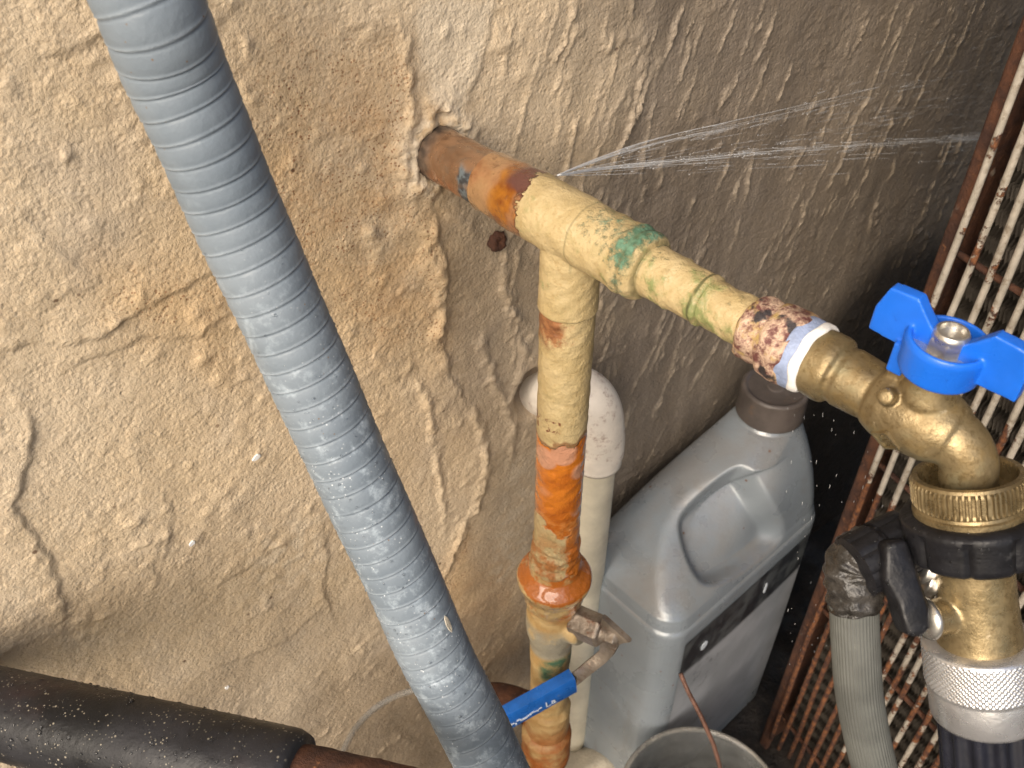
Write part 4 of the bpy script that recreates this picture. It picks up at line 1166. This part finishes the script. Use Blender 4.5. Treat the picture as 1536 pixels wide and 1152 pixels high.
# ------------------------------------------------------------------ black lagged pipe
bpipe = thing('black_pipe', 'black lagged pipe beaded with water in the lower left corner', 'pipe', P(200, 1080, 330))
bp0, bp1 = P(-160, 1034, 352), P(448, 1168, 318)
bq = rough(0.35, 50)
n_ = 120
bpts = [bp0.lerp(bp1, i / (n_ - 1)) for i in range(n_)]
obj('lagging', mesh('lagging', *sweep(bpts, lambda i, th: (15.8 + bq(i, th) * 0.25 - (1.6 * max(0, (i - 115) / 4) ** 2)) / 1000, 56), FOAM), bpipe)
bd = (bp1 - bp0).normalized()
obj('rusty_core', mesh('rusty_core', *lathe(dense([(-6, 11.5), (60, 11.0), (160, 11)], 3), bp1, bd, 36, rough(0.3, 52)), RUST), bpipe)
sp_ = []
bfr = frames(bpts)
for k in range(1500):
    i = rnd.randrange(20, n_ - 6); th = rnd.uniform(0, 6.283)
    _, a, b = bfr[i]; nrm_ = (a * math.cos(th) + b * math.sin(th))
    if nrm_.dot((cam.location - bpts[i]).normalized()) < -0.1: continue
    sp_.append((bpts[i] + nrm_ * 0.0159 + bd * rnd.uniform(-0.002, 0.002), nrm_, abs(rnd.gauss(0, 0.27)) + 0.12, 0.6))
o = obj('water_droplets', mesh('water_droplets', *drops(sp_), DROP), bpipe); o['kind'] = 'stuff'

# ------------------------------------------------------------------ grey corrugated conduit
cps = [(140, -190, 214), (222, 0, 229), (262, 105, 243), (302, 195, 254), (347, 303, 268), (398, 415, 281), (448, 525, 294), (497, 635, 307), (549, 750, 320), (598, 855, 333), (650, 975, 347), (694, 1060, 357), (738, 1150, 368), (800, 1290, 390), (860, 1480, 440)]
path0 = smooth_path([P(*q) for q in cps], 500)
# even spacing
dl = [0]
for a, b in zip(path0, path0[1:]): dl.append(dl[-1] + (b - a).length)
NR = 1150
path = []
j = 0
for i in range(NR):
    s = dl[-1] * i / (NR - 1)
    while j < len(dl) - 2 and dl[j + 1] < s: j += 1
    t = (s - dl[j]) / (dl[j + 1] - dl[j]); path.append(path0[j].lerp(path0[j + 1], t))
PIT = 0.0069
Ltot = dl[-1]
CR = 0.0131
seam, lip = [], []
def cfun(i, th):
    ph_ = (i / (NR - 1) * Ltot / PIT - th / (2 * math.pi)) % 1.0
    bulge = math.sin(math.pi * ph_) ** 0.8 * 0.00042
    d_ = min(ph_, 1 - ph_)
    groove = -0.00030 * math.exp(-(d_ / 0.04) ** 2)
    edge = 0.00030 * math.exp(-((ph_ - 0.9) / 0.05) ** 2)
    seam.append(math.exp(-(d_ / 0.05) ** 2)); lip.append(math.exp(-((ph_ - 0.90) / 0.045) ** 2))
    return CR + bulge + groove + edge + 0.00012 * math.sin(i * 0.05 + 2 * th)
cvf = sweep(path, cfun, 72)
cme = mesh('conduit', *cvf, CONDUIT)
for nm, arr in (('seam', seam), ('lip', lip)):
    at = cme.attributes.new(nm, 'FLOAT', 'POINT'); at.data.foreach_set('value', arr)
cond = thing('corrugated_conduit', 'long grey corrugated plastic conduit crossing diagonally in front of the wall', 'conduit', P(497, 635, 307))
obj('conduit', cme, cond)
cfr = frames(path); sp_ = []
for k in range(4200):
    i = int(NR * min(0.98, max(0.2, rnd.betavariate(3.2, 1.6)))); th = rnd.uniform(0, 6.283)
    _, a, b = cfr[i]; nrm_ = a * math.cos(th) + b * math.sin(th)
    if nrm_.dot((cam.location - path[i]).normalized()) < -0.1: continue
    sp_.append((path[i] + nrm_ * (CR + 0.00035), nrm_, abs(rnd.gauss(0, 0.20)) + 0.08, 0.55))
o = obj('water_droplets', mesh('water_droplets', *drops(sp_), DROP), cond); o['kind'] = 'stuff'
c = P(674, 936, 333); q = []
i_ = min(range(NR), key=lambda i: (path[i] - c).length)
nv = (c - path[i_]).normalized()
fx = cfr[i_][0]; fy = nv.cross(fx)
for k in range(8):
    th = k / 8 * 6.283
    q.append(path[i_] + nv * (CR + 0.0006) + fx * (0.0036 * math.cos(th) * rnd.uniform(0.7, 1.2)) + fy * (0.0010 * math.sin(th)))
obj('scratch_flake', mesh('scratch_flake', *prism(q, nv, 0.5), STONE, smooth=False), cond)

# ------------------------------------------------------------------ outdoor unit with a rusty wire guard
unit = thing('air_conditioner', 'old outdoor air conditioner on the right with a rusty wire guard over its coil', 'air conditioner', AE)
def A(q, z, out=0.0): return AE + FD * (q / 1000) + UP * (z / 1000) + FN * (out / 1000)
HT = 1150
obj('cabinet', bevelled('cabinet', boxvf(A(330, HT / 2 + 20, -205), FD, FN, UP, 660, 330, HT - 40), DARKSTEEL, 4), unit)
# corner post: rolled angle, rusted
pst = joinvf([boxvf(A(4, HT / 2, -2), FD, FN, UP, 8, 5, HT), boxvf(A(0.5, HT / 2, -20), FD, FN, UP, 4, 38, HT)])
pm = bevelled('corner_post', pst, RUST, 1.0, 2)
obj('corner_post', pm, unit)
obj('corner_panel', bevelled('corner_panel', boxvf(A(3, HT * 0.5 + 300, -60), FD, FN, UP, 6, 50, HT - 620), CASING, 1), unit)
wq_ = rough(0.28, 60, 8)
for k in range(44):
    q0 = 12 + k * 9.4
    r_ = 1.8
    n = 60
    lean = rnd.uniform(-2.2, 2.2)
    pts = [A(q0 + lean * math.sin(z / 300), z, 3.5 + 1.3 * math.sin(z / 70 + k * 2.1) + 0.5 * math.sin(z / 23 + k)) for z in np.linspace(30, HT - 15, n)]
    ru_ = (k < 6)
    obj('guard_wire', mesh('guard_wire', *sweep(pts, lambda i, th: (r_ + wq_(i * 2.3 + k * 7, th) * 0.6) / 1000, 10), WIRE), unit)
for k in range(8):
    z = 60 + k * 148
    pts = [A(q, z, -0.6) for q in np.linspace(8, 450, 24)]
    obj('cross_wire', mesh('cross_wire', *sweep(pts, lambda i, th: (1.8 + wq_(i * 3 + k, th) * 0.8) / 1000, 8), RUST), unit)
# corrugated coil fins behind the guard
fv, ff = [], []
nf, nz2 = 200, 150
for a in range(nf):
    q = 12 + a * 2.25
    o = len(fv)
    for b in range(nz2):
        z = 40 + b * (HT - 80) / (nz2 - 1)
        zz = 0.85 * (1 if b % 2 else -1)
        fv.append(A(q + zz, z, -9)); fv.append(A(q + zz, z, -22))
    for b in range(nz2 - 1):
        ff.append((o + b * 2, o + b * 2 + 1, o + b * 2 + 3, o + b * 2 + 2))
o = obj('coil_fins', mesh('coil_fins', fv, ff, FIN, smooth=False), unit); o['kind'] = 'stuff'

# ------------------------------------------------------------------ rubble at the foot of the pipes
def rock(name, c, r, squash, seed, mat, label):
    bm = bmesh.new(); bmesh.ops.create_icosphere(bm, subdivisions=4, radius=1)
    rr = random.Random(seed); dirs = [(Vector((rr.gauss(0, 1), rr.gauss(0, 1), rr.gauss(0, 1))).normalized(), rr.uniform(0.62, 0.92)) for _ in range(16)]
    for v in bm.verts:
        p = v.co.normalized(); d = 1.0
        for n_d, lim in dirs:
            k = p.dot(n_d)
            if k > 0.05: d = min(d, lim / k)
        v.co = Vector((p.x * d * r[0], p.y * d * r[1], p.z * d * r[2])) / 1000 + c
    me_ = bpy.data.meshes.new(name); bm.to_mesh(me_); bm.free(); me_.materials.append(mat.m); me_.shade_smooth(); me_.set_sharp_from_angle(angle=0.5)
    return tag(obj(name, me_), label, 'stone')
c = P(893, 1128, 700); c.z = 0.024
rock('stone', c, (42, 34, 30), 1, 4, STONE, 'pale broken stone at the foot of the waste pipe')
c = P(760, 1055, 640)
elb_ = [P(792, 1062, 600), P(765, 1052, 612), P(735, 1048, 622), P(700, 1060, 640)]
obj('rusty_branch', mesh('rusty_branch', *sweep(smooth_path(elb_, 20), lambda i, th: 0.0105, 28), RUST), pipe)

# ------------------------------------------------------------------ the leak
leak = P(836, 263, 350)
sv_, sf_ = [], []
def streak(p, q, r0, r1, seg=6):
    v, f = sweep([p, p.lerp(q, 0.3), p.lerp(q, 0.7), q], lambda i, th: (r0 * 0.35, r0, r1, r1 * 0.25)[i] / 1000, seg)
    o = len(sv_); sv_.extend(v); sf_.extend([tuple(i + o for i in k) for k in f])
jets = [([(836, 263, 350), (905, 238, 385), (990, 213, 425), (1130, 183, 480), (1300, 145, 560), (1530, 92, 680)], 1.0, 36, 3.0),
        ([(836, 263, 350), (920, 250, 390), (1030, 240, 430), (1200, 224, 500), (1400, 211, 585), (1480, 208, 620)], 1.3, 70, 2.2),
        ([(836, 263, 350), (930, 244, 395), (1060, 218, 450), (1250, 190, 545), (1480, 150, 650)], 0.4, 16, 6),
        ([(836, 263, 350), (930, 257, 392), (1060, 248, 440), (1250, 240, 520), (1470, 230, 615)], 0.4, 16, 5)]
for ctrl, wgt, cnt, spread in jets:
    pth = smooth_path([P(*q) for q in ctrl], 120)
    for k in range(5 if wgt > 0.9 else 2):
        off = Vector((rnd.uniform(-1, 1), rnd.uniform(-1, 1), rnd.uniform(-1, 1))) * 0.0016
        end = (rnd.randint(38, 80) if k else 116) if wgt > 0.9 else rnd.randint(30, 60)
        pp = [pth[i] + off * (i / 40) for i in range(0, end, 3)]
        nn_ = len(pp)
        v, f = sweep(pp, lambda i, th: (0.30 - 0.24 * i / nn_) * (1 if wgt > 0.9 else 0.6) / 1000, 6)
        o = len(sv_); sv_.extend(v); sf_.extend([tuple(i + o for i in q) for q in f])
    for k in range(cnt * 3):
        i = min(112, int(115 * rnd.random() ** 0.7)); sp2 = (spread * (i / 119) ** 1.1 + 0.15) / 1000
        off = Vector((rnd.gauss(0, 1) * 0.5, rnd.gauss(0, 1) * 0.5, rnd.gauss(0, 1))) * sp2
        ln_ = rnd.uniform(3, 12) if rnd.random() < 0.4 else rnd.uniform(12, 45)
        dv_ = (pth[i + 3] - pth[i]).normalized() + Vector((0, 0, rnd.uniform(-0.012, 0.012)))
        r = rnd.uniform(0.04, 0.11)
        streak(pth[i] + off, pth[i] + off + dv_ * (ln_ / 1000), r, r)
        if rnd.random() < 0.45:
            q_ = pth[i] + off * 1.2
            streak(q_, q_ + dv_ * rnd.uniform(0.0006, 0.0016), 0.22, 0.22)
for k in range(80):           # stray droplets falling about the jug and the gap
    u, v = rnd.uniform(1180, 1330), rnd.uniform(560, 1010)
    z = rnd.uniform(330, 560); p = P(u, v, z)
    streak(p, p + Vector((0.15, 0.1, -1)).normalized() * rnd.uniform(0.0008, 0.003), 0.10, 0.10)
src = P(836, 263, 350)
for k in range(420):
    a_ = rnd.uniform(0.22, 1.0) ** 0.75
    v_end = rnd.choice([rnd.gauss(208, 14), rnd.gauss(135, 42), rnd.uniform(40, 240)])
    q_ = P(1500, v_end, 640 + rnd.uniform(-40, 30))
    p = src.lerp(q_, a_) + UP * (0.018 * a_ * (1 - a_))
    d_ = (q_ - src).normalized()
    streak(p, p + d_ * rnd.choice([rnd.uniform(0.0008, 0.003), rnd.uniform(0.004, 0.022)]), *(2 * [rnd.uniform(0.03, 0.075)]))
o = obj('water_spray', mesh('water_spray', sv_, sf_, WATER)); o['kind'] = 'stuff'

# water beaded on the plastic parts under the leak
def bead(o, cnt, rmin, rmax):
    ms = o.data; sp = []
    vs = [v for v in ms.vertices if v.normal.dot((cam.location - v.co).normalized()) > 0.15]
    for v in (rnd.choice(vs) for _ in range(cnt)):
        sp.append((v.co + Vector((rnd.uniform(-1, 1), rnd.uniform(-1, 1), rnd.uniform(-1, 1))) * 0.0002, v.normal.copy(), rnd.uniform(rmin, rmax), 0.6))
    d = obj('water_droplets', mesh('water_droplets', *drops(sp), DROP), o.parent)
    d['kind'] = 'stuff'
for o in list(bpy.data.objects):
    if o.name in ('plastic_nut', 'connector'): bead(o, 70, 0.15, 0.5)
    elif o.name == 'splitter_lever': bead(o, 45, 0.15, 0.5)
    elif o.name == 'handle': bead(o, 26, 0.1, 0.35)
